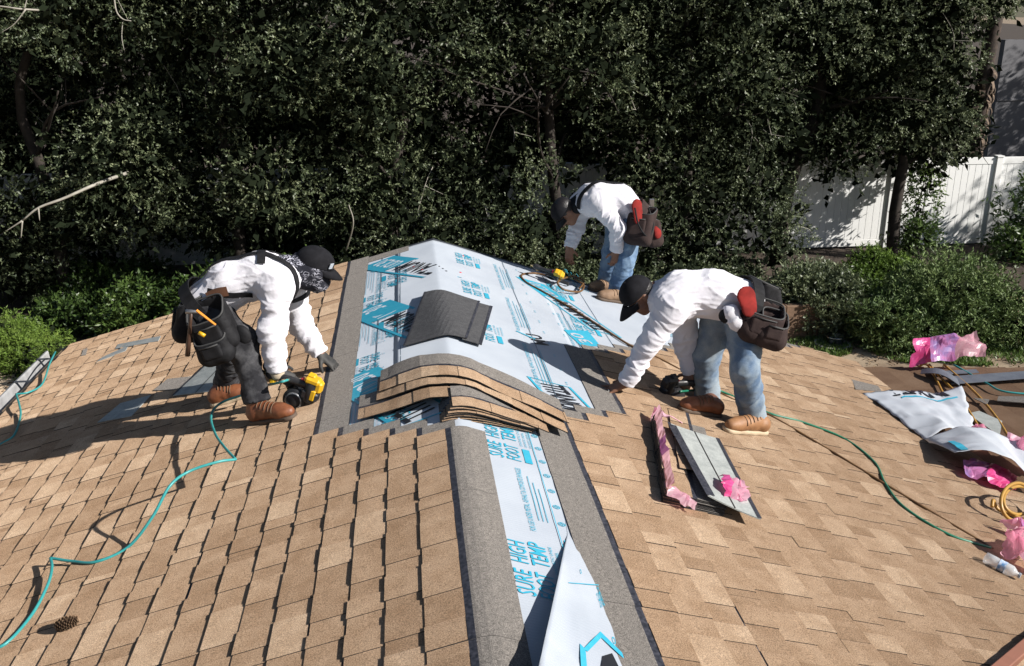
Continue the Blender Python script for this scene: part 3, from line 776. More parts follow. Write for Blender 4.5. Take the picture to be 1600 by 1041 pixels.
M_LEATHER2 = mat('tan_boot_leather', (.34, .17, .075), rough=.6, col2=(.24, .115, .05), scale=14., bump=.35, bscale=50.)
M_LEATHER3 = mat('dusty_boot_leather', (.26, .165, .10), rough=.75, col2=(.18, .11, .065), scale=12., bump=.35, bscale=50.)
M_SOLE = mat('boot_sole', (.55, .44, .30), rough=.8, col2=(.42, .33, .22), scale=10.)
M_SOLED = mat('dark_boot_sole', (.10, .07, .05), rough=.8)
M_LACE = mat('boot_lace', (.16, .10, .06), rough=.8)
M_CAP = mat('black_cap_cloth', (.008, .008, .010), rough=.9, spec=.2, col2=(.014, .014, .017), scale=20., bump=.2, bscale=140.)
M_BELT = mat('black_nylon', (.006, .006, .007), rough=.75, spec=.25, col2=(.014, .014, .016), scale=25., bump=.3, bscale=120.)
M_BROWNB = mat('brown_belt_leather', (.15, .065, .035), rough=.6, col2=(.10, .045, .025), scale=14.)
M_POUCH = mat('brown_pouch_suede', (.050, .034, .031), rough=.9, spec=.2, col2=(.032, .021, .020), scale=12., bump=.4, bscale=60.)
M_REDP = mat('red_pouch_suede', (.24, .022, .018), rough=.9, spec=.2, col2=(.14, .014, .012), scale=10., bump=.3, bscale=60.)
M_HAIR = mat('black_hair', (.012, .010, .010), rough=.45, bump=.8, bscale=60.)
M_GLOVE = mat('dark_glove', (.018, .018, .018), rough=.7, col2=(.05, .048, .045), scale=16., bump=.3, bscale=70.)
M_GLOVEC = mat('tan_glove_cuff', (.45, .38, .28), rough=.8)
M_EYE = mat('eye', (.02, .015, .012), rough=.15)
# bandana: navy cloth with pale paisley print
def bandana_mat():
    m = mat('bandana_cloth', (.012, .013, .02), rough=.85); n = m.node_tree; N = n.nodes; L = n.links; b = N['Principled BSDF']
    tc = N.new('ShaderNodeTexCoord'); nz = N.new('ShaderNodeTexNoise'); nz.inputs['Scale'].default_value = 14.; nz.inputs['Detail'].default_value = 1.
    w = N.new('ShaderNodeTexWave'); w.wave_type = 'RINGS'; w.inputs['Scale'].default_value = 16.; w.inputs['Distortion'].default_value = 16.; w.inputs['Detail'].default_value = 1.5; w.inputs['Detail Scale'].default_value = 2.2
    L.new(tc.outputs['Object'], w.inputs['Vector']); L.new(tc.outputs['Object'], nz.inputs['Vector'])
    r = N.new('ShaderNodeMapRange'); r.inputs[1].default_value = .72; r.inputs[2].default_value = .84; L.new(w.outputs['Fac'], r.inputs[0])
    r2 = N.new('ShaderNodeMapRange'); r2.inputs[1].default_value = .46; r2.inputs[2].default_value = .54; L.new(nz.outputs['Fac'], r2.inputs[0])
    mu = N.new('ShaderNodeMath'); mu.operation = 'MULTIPLY'; L.new(r.outputs[0], mu.inputs[0]); L.new(r2.outputs[0], mu.inputs[1])
    x = N.new('ShaderNodeMix'); x.data_type = 'RGBA'; L.new(mu.outputs[0], x.inputs[0]); x.inputs[6].default_value = (.012, .013, .022, 1); x.inputs[7].default_value = (.45, .45, .52, 1)
    L.new(x.outputs[2], b.inputs['Base Color']); return m
M_BANDANA = bandana_mat()

def unit(v): v = np.array(v, float); return v / (np.linalg.norm(v) + 1e-12)
class Field:
    """soft union of limbs: tapered round bars, optionally flattened"""
    def __init__(s, k=.03): s.p = []; s.k = k; s.cut = []
    def bar(s, a, b, ra, rb, flat=None, k=None, cuts=(), hard=False):
        s.p.append(dict(a=np.array(a, float), b=np.array(b, float), ra=ra, rb=rb, flat=flat, k=s.k if k is None else k, cuts=cuts, sub=False)); return s
    def ell(s, c, r, axes=None, k=None, sub=False, cuts=()):
        s.p.append(dict(c=np.array(c, float), r=np.array(r, float), ax=np.eye(3) if axes is None else np.array([unit(a) for a in axes]), k=s.k if k is None else k, sub=sub, ell=True, cuts=cuts)); return s
    def box(s, c, h, axes, rnd=.01, k=None, sub=False):
        s.p.append(dict(c=np.array(c, float), h=np.array(h, float), ax=np.array([unit(a) for a in axes]), rnd=rnd, k=s.k if k is None else k, sub=sub, bx=True, cuts=())); return s
    def path(s, pts, rad, **k):
        for i in range(len(pts) - 1): s.bar(pts[i], pts[i + 1], rad[i], rad[i + 1], **k)
        return s
    def dist(s, q, P):
        if q.get('ell'):
            l = (P - q['c']) @ q['ax'].T / q['r']; n = np.linalg.norm(l, axis=-1); g = np.linalg.norm(l / q['r'], axis=-1) + 1e-9
            d = n * (n - 1) / g
        elif q.get('bx'):
            l = np.abs((P - q['c']) @ q['ax'].T) - (q['h'] - q['rnd']); d = np.linalg.norm(np.maximum(l, 0), axis=-1) + np.minimum(l.max(-1), 0) - q['rnd']
        else:
            ab = q['b'] - q['a']; t = np.clip(((P - q['a']) @ ab) / (ab @ ab + 1e-12), 0, 1)
            v = P - (q['a'] + t[..., None] * ab)
            if q['flat'] is not None:
                ax, kk = q['flat']; ax = unit(ax); v = v + (v @ ax)[..., None] * ax * (1 / kk - 1)
            d = np.linalg.norm(v, axis=-1) - (q['ra'] + (q['rb'] - q['ra']) * t)
        for o, n in q['cuts']: d = np.maximum(d, (P - np.array(o)) @ unit(n))
        return d
    def bounds(s, q):
        if q.get('ell') or q.get('bx'):
            r = (q['r'] if q.get('ell') else q['h']).max() * 1.75; return q['c'] - r, q['c'] + r
        r = max(q['ra'], q['rb']); return np.minimum(q['a'], q['b']) - r, np.maximum(q['a'], q['b']) + r
    @staticmethod
    def join(d, e, k, sub):
        if sub:
            h = np.clip(.5 - .5 * (d + e) / max(k, 1e-4), 0, 1); return d * (1 - h) - e * h + k * h * (1 - h)
        h = np.clip(.5 + .5 * (e - d) / max(k, 1e-4), 0, 1); return e * (1 - h) + d * h - k * h * (1 - h)
    def at(s, P):
        d = np.full(P.shape[:-1], 9.)
        for q in s.p: d = s.join(d, s.dist(q, P), q['k'], q['sub'])
        for o, n in s.cut: d = np.maximum(d, (P - np.array(o)) @ unit(n))
        return d
    def grid(s, h):
        lo = np.min([s.bounds(q)[0] for q in s.p if not q['sub']], 0) - 3 * h; hi = np.max([s.bounds(q)[1] for q in s.p if not q['sub']], 0) + 3 * h
        n = np.ceil((hi - lo) / h).astype(int) + 1
        X = [lo[i] + h * np.arange(n[i]) for i in range(3)]; D = np.full(n, 9., np.float32)
        for q in s.p:
            a, b = s.bounds(q); m = .05 + q['k']
            sl = tuple(slice(max(0, int((a[i] - m - lo[i]) / h)), min(n[i], int((b[i] + m - lo[i]) / h) + 2)) for i in range(3))
            G = np.stack(np.meshgrid(X[0][sl[0]], X[1][sl[1]], X[2][sl[2]], indexing='ij'), -1)
            D[sl] = s.join(D[sl], s.dist(q, G), q['k'], q['sub'])
        if s.cut:
            G = np.stack(np.meshgrid(*X, indexing='ij'), -1)
            for o, nn in s.cut: D = np.maximum(D, (G - np.array(o)) @ unit(nn))
        return D, lo
    def mesh(s, h):
        D, lo = s.grid(h); return nets(D, lo, h)
    def project(s, p, off=.006, it=12):
        p = np.array(p, float)
        for _ in range(it):
            e = 2e-3; d = s.at(p[None])[0]; g = np.array([s.at((p + np.eye(3)[i] * e)[None])[0] - s.at((p - np.eye(3)[i] * e)[None])[0] for i in range(3)]); g = unit(g)
            p = p - g * (d - off) * .9
        return p, g
    def normal(s, p):
        e = 2e-3; return unit([s.at((p + np.eye(3)[i] * e)[None])[0] - s.at((p - np.eye(3)[i] * e)[None])[0] for i in range(3)])
def nets(D, lo, h):
    """surface nets"""
    S = D < 0; c = np.zeros(tuple(x - 1 for x in D.shape), np.int8)
    for i in (0, 1):
        for j in (0, 1):
            for k in (0, 1): c += S[i:i + c.shape[0], j:j + c.shape[1], k:k + c.shape[2]]
    cells = np.argwhere((c > 0) & (c < 8)); idx = -np.ones(c.shape, np.int64); idx[tuple(cells.T)] = np.arange(len(cells))
    acc = np.zeros((len(cells), 3)); cnt = np.zeros(len(cells))
    cor = [(i, j, k) for i in (0, 1) for j in (0, 1) for k in (0, 1)]
    for a in range(8):
        for b in range(a + 1, 8):
            A, B = np.array(cor[a]), np.array(cor[b])
            if np.abs(A - B).sum() != 1: continue
            da = D[tuple((cells + A).T)]; db = D[tuple((cells + B).T)]; m = (da < 0) != (db < 0)
            t = np.where(m, da / np.where(m, da - db, 1), 0)
            acc[m] += A + (B - A) * t[m][:, None]; cnt[m] += 1
    V = lo + h * (cells + acc / cnt[:, None])
    F = []
    for ax in range(3):
        u, w = (ax + 1) % 3, (ax + 2) % 3
        sl0 = [slice(None)] * 3; sl1 = [slice(None)] * 3; sl0[ax] = slice(0, -1); sl1[ax] = slice(1, None)
        e = np.argwhere(S[tuple(sl0)] != S[tuple(sl1)])
        e = e[(e[:, u] > 0) & (e[:, w] > 0) & (e[:, u] < D.shape[u] - 1) & (e[:, w] < D.shape[w] - 1)]
        if not len(e): continue
        ins = S[tuple(e.T)]; o = lambda du, dw: idx[tuple((e - np.eye(3, dtype=int)[u] * du - np.eye(3, dtype=int)[w] * dw).T)]
        Q = np.stack([o(1, 1), o(0, 1), o(0, 0), o(1, 0)], 1); Q[~ins] = Q[~ins][:, ::-1]; F.append(Q)
    return V, np.concatenate(F)
def vnormals(V, F):
    n = np.cross(V[F[:, 2]] - V[F[:, 0]], V[F[:, 3]] - V[F[:, 1]]); N = np.zeros_like(V)
    for i in range(4): np.add.at(N, F[:, i], n)
    return N / (np.linalg.norm(N, axis=1)[:, None] + 1e-12)
def cloth(fld, h, name, m, parent, folds, seed=0, label=None):
    """mesh of a garment with folds: per bar (along-frequency, across-frequency, amplitude)"""
    V, F = fld.mesh(h); N = vnormals(V, F); best = np.full(len(V), 9.); Q = np.zeros_like(V); amp = np.zeros(len(V))
    bars = [q for q in fld.p if 'a' in q]
    W_ = 0
    for i, q in enumerate(bars):
        fa, fp, am = folds[i] if isinstance(folds, list) else folds
        ab = q['b'] - q['a']; L = np.linalg.norm(ab); ax = ab / (L + 1e-9); r = V - q['a']; t = r @ ax; pr = r - t[:, None] * ax
        d = fld.dist(q, V); w = np.exp(-np.maximum(d, 0) / .02) + 1e-6
        c = pr * fp + (ax * t[:, None]) * fa + np.array([i * 7.3, seed * 3.1, i * 1.7])
        c = c + ax * ((pr @ np.array([.5, .6, .6])) * fa * .6)[:, None] + .22 * np.stack([vnoise(V * 7., seed + 1), vnoise(V * 7., seed + 2), vnoise(V * 7., seed + 3)], 1)
        nz = .55 * vnoise(c * .6, seed + i + 80) - .25 + 1.25 * (1 - np.abs(vnoise(c, seed + i))) ** 3.2 + .55 * (1 - np.abs(vnoise(c * 1.7 + 3.3, seed + i + 40))) ** 3 - .35 * (1 - np.abs(vnoise(c * 1.2 + 8.1, seed + i + 50))) ** 6
        amp += w * nz * am; W_ = W_ + w
    V = V + N * (amp / W_)[:, None]
    return mk(name, V, F, m, parent, smooth=True, label=label)
def hand(f, wrist, d, nrm, side, curl=.5, spread=.12, sc=1., thumb=1., pts=None):
    """palm with four unequal bent fingers and a thumb off its side; nrm = back-of-hand direction, side = towards the thumb"""
    wrist = np.array(wrist, float); d = unit(d); nrm = unit(nrm - d * (np.array(nrm) @ d)); sd = unit(np.cross(nrm, d)); sd = sd if sd @ np.array(side) > 0 else -sd
    P = lambda x, y, z: wrist + sc * (d * x + sd * y + nrm * z)
    for y in (-.027, -.009, .009, .026): f.bar(P(.005, y * .6, 0), P(.092 - abs(y) * .25, y, 0), .0165 * sc, .0135 * sc, k=.012)
    f.bar(P(-.05, 0, 0), P(.02, 0, 0), .029 * sc, .025 * sc, flat=(nrm, .78), k=.02)
    L = {.027: (.042, .025, .019), .009: (.047, .029, .020), -.009: (.044, .027, .020), -.027: (.034, .020, .017)}
    for y, ls in L.items():
        p = P(.088 - abs(y) * .25, y, 0); ang = 0.; dirn = unit(d + sd * (y / .027) * spread)
        r = .0092 * sc
        for j, l in enumerate(ls):
            ang += curl * (.75, 1.0, .7)[j]; v = dirn * math.cos(ang) - nrm * math.sin(ang); q = p + v * l * sc
            f.bar(p, q, r, r * .9, k=.004); p = q; r *= .9
    p = P(.018, .026, -.006); t1 = unit(d * .55 + sd * .75 - nrm * (.35 * thumb)); q = p + t1 * .042 * sc; f.bar(p, q, .0135 * sc, .0105 * sc, k=.01)
    t2 = unit(d * .85 + sd * .25 - nrm * (.5 * thumb)); q2 = q + t2 * .032 * sc; f.bar(q, q2, .0105 * sc, .009 * sc, k=.004)
def head(f, c, fwd, up, neck):
    """skull, jaw, brow, nose, lips, ears and neck"""
    c = np.array(c, float); fw = unit(fwd); up = unit(np.array(up) - fw * (np.array(up) @ fw)); lf = np.cross(up, fw)
    P = lambda x, y, z: c + fw * x + lf * y + up * z; A = [fw, lf, up]
    f.ell(P(-.012, 0, .03), (.098, .076, .088), A, k=.02); f.ell(P(.022, 0, -.045), (.066, .058, .07), A, k=.03)
    f.ell(P(.052, 0, -.092), (.030, .034, .024), A, k=.025)                       # chin
    f.bar(P(.072, -.03, .018), P(.072, .03, .018), .013, .013, k=.02)              # brow
    f.bar(P(.083, 0, .006), P(.106, 0, -.030), .009, .014, k=.012); f.bar(P(.092, -.013, -.034), P(.092, .013, -.034), .009, .009, k=.01)
    for s in (-1, 1):
        f.ell(P(.078, s * .031, -.002), (.010, .016, .012), A, k=.008, sub=True)   # eye sockets
        f.ell(P(.058, s * .046, -.028), (.022, .018, .02), A, k=.02)               # cheeks
        f.ell(P(-.008, s * .079, -.008), (.020, .009, .032), [unit(fw + lf * s * -.3), lf, up], k=.006)
    f.bar(P(.080, -.017, -.058), P(.080, .017, -.058), .008, .008, k=.006); f.bar(P(.077, -.015, -.071), P(.077, .015, -.071), .009, .009, k=.006)
    f.bar(P(-.03, 0, -.06), neck, .056, .062, k=.03)
    return P
def boot(parent, heel, toe, ankle, m, msole, nrm, side, laces=M_LACE, sc=1.):
    heel, toe, ankle = (np.array(v, float) for v in (heel, toe, ankle)); n = unit(nrm); d = unit(toe - heel); d = unit(d - n * (d @ n)); sd = np.cross(n, d); L = np.linalg.norm(toe - heel)
    P = lambda x, y, z: heel + d * x * L + sd * y + n * z
    fu = Field(.03)
    fu.path([P(.10, 0, .055), P(.45, 0, .062), P(.80, 0, .048)], [.042, .043, .044], k=.02)
    fu.bar(P(.80, 0, .046), P(.93, 0, .044), .044, .040, flat=(n, .9)); tp_ = ankle + (ankle - P(.2, 0, .05)) * .12; fu.bar(P(.16, 0, .07), tp_, .047, .056, k=.03, cuts=[(tp_, unit(ankle - P(.2, 0, .05)))])
    fu.bar(P(.35, 0, .085), P(.70, 0, .062), .034, .036)
    top = ankle + (ankle - P(.2, 0, .05)) * .12
    fu.cut = [(P(0, 0, .024), -n)]
    V, F = fu.mesh(.007); V = V + vnormals(V, F) * (.0022 * vnoise(V * 38., 4))[:, None]
    b = mk('boot', V, F, m, parent, smooth=True)
    fs = Field(.02); fs.bar(P(.08, 0, .014), P(.40, 0, .014), .046, .040, k=.03); fs.bar(P(.40, 0, .014), P(.92, 0, .014), .042, .048, k=.03); fs.cut = [(P(0, 0, .027), n), (P(0, 0, .001), -n)]
    V, F = fs.mesh(.007); mk('sole', V, F, msole, b, smooth=True)
    mb = MB()
    for i in range(5):
        x = .34 + i * .085; z = .128 - i * .011
        q = [P(x, y, z - abs(y) * 0.55) for y in (-.036, -.018, 0, .018, .036)]
        q = [fu.project(p, .003, 6)[0] for p in q]; mb.tube(smooth_path(q, 8), .0026, 5)
    mb.build('laces', laces, b, smooth=True, kind='stuff')
    return b
def strap(parent, fld, pts, w, m, name='strap', th=.004, off=.013, n=26):
    """ribbon laid on a garment"""
    C = smooth_path(pts, n); G = []
    pr = [fld.project(p, off, 8) for p in C]; Pp = np.array([q[0] for q in pr]); Nn = np.array([q[1] for q in pr])
    Pp[1:-1] = (Pp[:-2] + 2 * Pp[1:-1] + Pp[2:]) / 4
    T = np.gradient(Pp, axis=0); B = np.cross(Nn, T); B /= np.linalg.norm(B, axis=1)[:, None]
    G = np.stack([Pp - B * w / 2, Pp - B * w / 6 + Nn * .001, Pp + B * w / 6 + Nn * .001, Pp + B * w / 2], 0)
    V = np.concatenate([G.reshape(-1, 3), (G + Nn * th).reshape(-1, 3)]); k = n * 4; F = []
    for i in range(3):
        for j in range(n - 1):
            a = i * n + j; F += [(k + a, k + a + 1, k + a + n + 1, k + a + n), (a, a + n, a + n + 1, a + 1)]
    for j in range(n - 1):
        F += [(j, j + 1, k + j + 1, k + j), (3 * n + j, k + 3 * n + j, k + 3 * n + j + 1, 3 * n + j + 1)]
    return mk(name, V, F, m, parent, smooth=False)
def cap(parent, c, fwd, up, m, r=(.106, .088, .092), brim=.085, bcurve=.35, emblem=False, drop=.02):
    c = np.array(c, float); fw = unit(fwd); up = unit(np.array(up) - fw * (np.array(up) @ fw)); lf = np.cross(up, fw)
    P = lambda x, y, z: c + fw * x + lf * y + up * z
    mb = MB(); V = []; K, J = 24, 9
    for j in range(J):
        a = math.pi / 2 * j / (J - 1) * .985
        for k in range(K):
            t = 2 * math.pi * k / K; q = math.cos(a); zz = math.sin(a) ** .9
            pan = 1 + .012 * abs(math.sin(3 * t))
            V.append(P(r[0] * q * math.cos(t) * pan, r[1] * q * math.sin(t) * pan, r[2] * zz - drop * (1 - j / (J - 1)) * (0.6 + .4 * -math.cos(t))))
    F = [(j * K + k, j * K + (k + 1) % K, (j + 1) * K + (k + 1) % K, (j + 1) * K + k) for j in range(J - 1) for k in range(K)] + [tuple((J - 1) * K + k for k in range(K))]
    mb.add(V, F); o = mb.build('cap', m, parent, smooth=True)
    G = []
    for u in np.linspace(0, 1, 6):
        row = []
        for v in np.linspace(-1, 1, 13):
            t = v * 1.12; x0 = (r[0] - .004) * math.cos(t); y0 = (r[1] - .002) * math.sin(t)
            ln = brim * math.cos(v * math.pi / 2 * .93) ** .6
            row.append(P(x0 + u * ln, y0 * (1 - .12 * u), -.012 - .035 * bcurve * (v * v) * (.4 + u) - .03 * u * u))
        G.append(row)
    MB().plate(np.array(G), .004).build('brim', m, o, smooth=True)
    bt = MB(); bt.lathe([(0, .006), (.006, .005), (.008, 0)], P(0, 0, r[2] - .001), up, 8); bt.build('button', m, o)
    return o, P
def belt(parent, c, ax, ra, rb, side_dir, w, m, name='tool_belt', th=.008):
    """flat band round the hips"""
    ax = unit(ax); u = unit(np.array(side_dir) - ax * (np.array(side_dir) @ ax)); v = np.cross(ax, u); k = 32; V = []
    for z, rr in ((-w / 2, 0), (w / 2, 0), (w / 2, th), (-w / 2, th)):
        for j in range(k):
            t = 2 * math.pi * j / k; V.append(np.array(c) + ax * z + u * (ra + rr) * math.cos(t) + v * (rb + rr) * math.sin(t))
    F = [(a * k + j, a * k + (j + 1) % k, ((a + 1) % 4) * k + (j + 1) % k, ((a + 1) % 4) * k + j) for a in range(4) for j in range(k)]
    return mk(name, V, F, m, parent, smooth=False)
def pouch(parent, c, axes, size, m, name='pouch', rim=None):
    """open bag: axes = (across, outward, up); hollow, with a slanting mouth, a bound rim and a small front pocket"""
    x, y, z = [unit(a) for a in axes]; y = unit(y - x * (y @ x)); z = np.cross(x, y) if np.cross(x, y) @ z > 0 else -np.cross(x, y); c = np.array(c, float); w, t, h = size
    f = Field(.02); f.box(c, (w / 2, t / 2, h / 2), (x, y, z), min(w, t) * .3)
    f.bar(c - z * h * .34 - x * w * .2 + y * t * .16, c - z * h * .34 + x * w * .2 + y * t * .16, t * .42, t * .42, k=.04)
    f.box(c + z * h * .22, (w / 2 - .016, t / 2 - .016, h / 2), (x, y, z), .02, k=.006, sub=True)
    mn = unit(z + y * .75); mouth = c + z * h * .30; f.cut = [(mouth, mn)]
    V, F = f.mesh(.0085); V = V + vnormals(V, F) * (.005 * vnoise(V * 13., 12))[:, None]
    o = mk(name, V, F, m, parent, smooth=True)
    ring = []
    for j in range(26):
        a = 2 * math.pi * j / 26; q = np.array([math.copysign(abs(math.cos(a)) ** .5, math.cos(a)) * (w / 2 - .006), math.copysign(abs(math.sin(a)) ** .5, math.sin(a)) * (t / 2 - .006)])
        p = c + x * q[0] + y * q[1]; ring.append(p + z * (((mouth - p) @ mn) / (z @ mn)))
    ring.append(ring[0]); MB().tube(ring, .0055, 6, caps=False).build('rim', rim or M_PIPE, o, smooth=True)
    f = Field(.015); pc = c + y * (t * .54) - z * h * .16; f.box(pc, (w * .30, .016, h * .20), (x, y, z), .014); V, F = f.mesh(.008); mk('pocket', V, F, m, o, smooth=True)
    MB().tube([pc + y * .014 - x * w * .28 + z * h * .20, pc + y * .02 + z * h * .19, pc + y * .014 + x * w * .28 + z * h * .20], .0045, 5).build('pocket_rim', rim or M_PIPE, o, smooth=True)
    return o
M_PIPE = mat('grey_piping', (.05, .05, .05), rough=.75)
# ------------------------------------------------------------------ the worker at the ridge's left, in a bandana
LN3 = np.array([-SS, 0, CC]); RN3 = np.array([SS, 0, CC]); ROOFH = .022
def man(label, base): return thing('person', base, label, 'person', 'roofers in white long-sleeved shirts')
def dress(t, J, shirt_m, pants_m, r, seed, skin_k=.02, hem=None):
    """J: joints. builds shirt, trousers; returns the shirt and trouser fields"""
    sh = Field(.045); yv = unit(J['shL'] - J['shR'])
    spine = [J['pel'], J['mid'], J['chest'], J['neckb']]
    wv = yv
    tf = lambda k: (None)
    folds = []
    # torso: two bars side by side, so that it is wider than deep
    for s_, o in ((-1, 'R'), (1, 'L')):
        off = lambda w: wv * s_ * w
        pts = [J['pel'] + off(.055), J['mid'] + off(.062), J['chest'] + off(.075), J['sh' + o] * .55 + J['neckb'] * .45]
        sh.path(pts, [r['pel'], r['mid'], r['chest'], r['sho']], k=.06); folds += [(4.5, 20, .015), (4.0, 20, .015), (5, 18, .012)]
    sh.bar(J['neckb'], J['neckb'] + unit(J['head'] - J['neckb']) * .03, .075, .066); folds.append((6, 6, .002))
    for o in 'LR':
        a, b, c = J['sh' + o], J['el' + o], J['wr' + o]; dc = unit(c - b)
        sh.bar(J['chest'] * .35 + a * .65, a, r['sho'] * .95, .088, k=.05); folds.append((9, 9, .006))
        sh.bar(a, b, .086, .066, k=.035); folds.append((17, 6.5, .015))
        sh.bar(b, c + dc * .05, .066, .050, k=.02, cuts=[(c, dc)]); folds.append((21, 6.5, .015))
        sh.bar(c - dc * .055, c + dc * .05, .052, .047, k=.008, cuts=[(c, dc)]); folds.append((30, 4, .006))
    if hem: sh.cut = hem
    so = cloth(sh, .0065, 'shirt', shirt_m, t, folds, seed)
    pa = Field(.04); folds = []
    for s_, o in ((-1, 'R'), (1, 'L')):
        h, k_, a = J['hip' + o], J['kn' + o], J['an' + o]; da = unit(a - k_)
        pa.bar(J['waist'] + wv * s_ * .05 - unit(J['mid'] - J['pel']) * .04, h, .118, .112, k=.05); folds.append((5, 10, .007))
        pa.bar(h, k_, .104, .078, k=.03); folds.append((10, 9, .012))
        pa.bar(k_, a + da * .06, .078, r.get('ank', .066), k=.03, cuts=[(a + da * .02, da)]); folds.append((17, 6, .014))
        pa.bar(a - da * .05, a + da * .06, .068, .071, k=.02, cuts=[(a + da * .025, da)]); folds.append((28, 4, .008))
    po = cloth(pa, .007, 'trousers', pants_m, t, folds, seed + 50)
    return sh, pa, so, po
def skeleton(J, hands):
    """the body under the clothes, one continuous surface with head and hands"""
    b = Field(.02)
    b.path([J['pel'], J['mid'], J['chest'], J['neckb']], [.10, .10, .11, .075], k=.05)
    for o in 'LR':
        b.bar(J['chest'], J['sh' + o], .075, .05); b.path([J['sh' + o], J['el' + o], J['wr' + o]], [.045, .038, .029], k=.02)
        b.bar(J['pel'], J['hip' + o], .10, .085); b.path([J['hip' + o], J['kn' + o], J['an' + o]], [.08, .055, .04], k=.03)
        b.bar(J['an' + o], J['an' + o] + np.array([0, 0, -.03]), .04, .04)
    return b
A = at_y
# ---------- first worker
def J1():
    yn, yf, yc = 5.33, 5.70, 5.50
    J = dict(pel=A(331, 470, yc), waist=A(330, 486, yc), mid=A(364, 441, yc), chest=A(415, 431, yc), neckb=A(452, 426, yc), head=A(489, 420, yc),
             shR=A(432, 447, yn), elR=A(424, 522, yn - .06), wrR=A(432, 578, yn - .06), shL=A(455, 447, yf), elL=A(470, 507, yf + .02), wrL=A(499, 552, yf),
             hipR=A(334, 494, yc - .12), knR=A(380, 535, 5.30), anR=A(400, 620, 5.20), hipL=A(336, 490, yc + .13), knL=A(368, 532, 5.62), anL=A(352, 601, 5.78))
    return J
J = J1(); m1 = man('man in black bandana and cap, dark jeans, bending over with a yellow nail gun', on_left(385, 645))
r1 = dict(pel=.118, mid=.112, chest=.115, sho=.098, ank=.062)
sh1, pa1, so1, po1 = dress(m1, J, M_SHIRT, M_JEANSB, r1, 3)
b = skeleton(J, None)
HF1 = unit([.93, -.10, -.36]); HU1 = unit([.36, -.06, .93])
hp1 = head(b, J['head'], HF1, HU1, J['neckb'])
hand(b, J['wrR'] + unit(J['wrR'] - J['elR']) * .01, unit([.70, .05, -.55]), unit([.35, -.75, .5]), [.2, -.6, .7], curl=.85)
hand(b, J['wrL'] + unit(J['wrL'] - J['elL']) * .01, unit([.72, -.12, -.62]), unit([.5, -.25, .8]), [.2, -.9, 0], curl=.28, spread=.3)
V, F = b.mesh(.0075); mk('body', V, F, M_SKIN, m1, smooth=True)
# gloves over the hands
for o, d, n, s_, cu, sp in (('R', [.70, .05, -.55], [.35, -.75, .5], [.2, -.6, .7], .85, .12), ('L', [.72, -.12, -.62], [.5, -.25, .8], [.2, -.9, 0], .28, .3)):
    g = Field(.02); w = J['wr' + o]; dd = unit(w - J['el' + o]); hand(g, w + dd * .01, unit(d), unit(n), s_, curl=cu, spread=sp, sc=1.13)
    V, F = g.mesh(.0065); gl = mk('glove', V, F, M_GLOVE, m1, smooth=True)
    if o == 'R': MB().tube([w - dd * .015, w + dd * .035, w + dd * .05], [.050, .044, .036], 14).build('cuff', M_GLOVEC, gl, smooth=True)
# bandana round the head and neck, cap over it
bd = Field(.03); P = hp1
bd.ell(P(-.012, 0, .012), (.110, .098, .088), [HF1, np.cross(HU1, HF1), HU1]); bd.ell(P(.03, 0, -.055), (.082, .072, .075), [HF1, np.cross(HU1, HF1), HU1]); bd.bar(P(-.035, 0, -.05), J['neckb'] + np.array([-.01, 0, .0]), .088, .105)
bd.ell(P(.13, 0, .012), (.07, .062, .030), [HF1, np.cross(HU1, HF1), HU1], sub=True, k=.012)
bo = cloth(bd, .008, 'bandana', M_BANDANA, m1, (14, 8, .008), 9)
c1, Pc = cap(m1, P(-.002, 0, .052), unit(HF1 - HU1 * .06), HU1, M_CAP, r=(.114, .096, .088), brim=.078)
q = MB()
lf = np.cross(HU1, HF1)
for i in range(5): q.box(Pc(.100, -.052, .010 + i * .007), (.004, .034, .004), np.stack([unit(HF1 - lf * .45), unit(lf + HF1 * .45), HU1], 1))
q.build('flag_patch', M_SHEET, c1, kind='stuff')
# boots on the left slope
def lp(px, py): 
    p = on_left(px, py, ROOFH); return p
def rp(px, py, h=ROOFH): return on_right(px, py, h)
bR = boot(m1, lp(397, 661), lp(458, 653), J['anR'], M_LEATHER, M_SOLED, LN3, 1)
bL = boot(m1, lp(337, 634), lp(386, 620), J['anL'], M_LEATHER, M_SOLE, LN3, 1)
# harness straps, belt, bags
wv = unit(J['shL'] - J['shR'])
up_ = np.array([0, 0, .14])
for s_ in (-1, 1):
    strap(m1, sh1, [J['pel'] + wv * s_ * .07 + up_ * .8 + np.array([-.08, 0, 0]), J['mid'] + wv * s_ * .075 + up_, J['chest'] + wv * s_ * .10 + up_, J['neckb'] + wv * s_ * .13 + up_ * .6 + np.array([.02, 0, 0]), (J['shR'] if s_ < 0 else J['shL']) + np.array([.11, 0, -.02]), J['chest'] + wv * s_ * .12 + np.array([.09, 0, -.12])], .040, M_BELT, 'suspender')
strap(m1, sh1, [J['chest'] + wv * -.17 + np.array([.02, 0, .06]), J['chest'] + up_, J['chest'] + wv * .17 + np.array([.02, 0, .06])], .045, M_BELT, 'cross_strap')
strap(m1, sh1, [J['mid'] + wv * -.2 + np.array([-.10, 0, -.05]), J['mid'] + wv * -.2 + np.array([.05, 0, -.08]), J['chest'] + wv * -.18 + np.array([-.03, 0, -.10])], .035, M_BELT, 'side_strap')
bax = unit(J['mid'] - J['pel'])
bx = J['pel'] - bax * .03
t1 = belt(m1, bx, bax, .168, .215, np.cross(bax, wv), .075, M_BELT)
strap(m1, sh1, [A(312, 470, 5.22), A(330, 466, 5.2), A(352, 463, 5.22)], .055, M_BROWNB, 'leather_band', off=.016)
out = unit([-.15, -1, .05]); dn_ = unit([.12, 0, -1])
pc = A(331, 507, 5.24)
p1 = pouch(m1, pc, (unit([.93, -.15, .35]), unit([.25, -1, .1]), unit([-.22, 0, .97])), (.235, .15, .30), M_BELT)
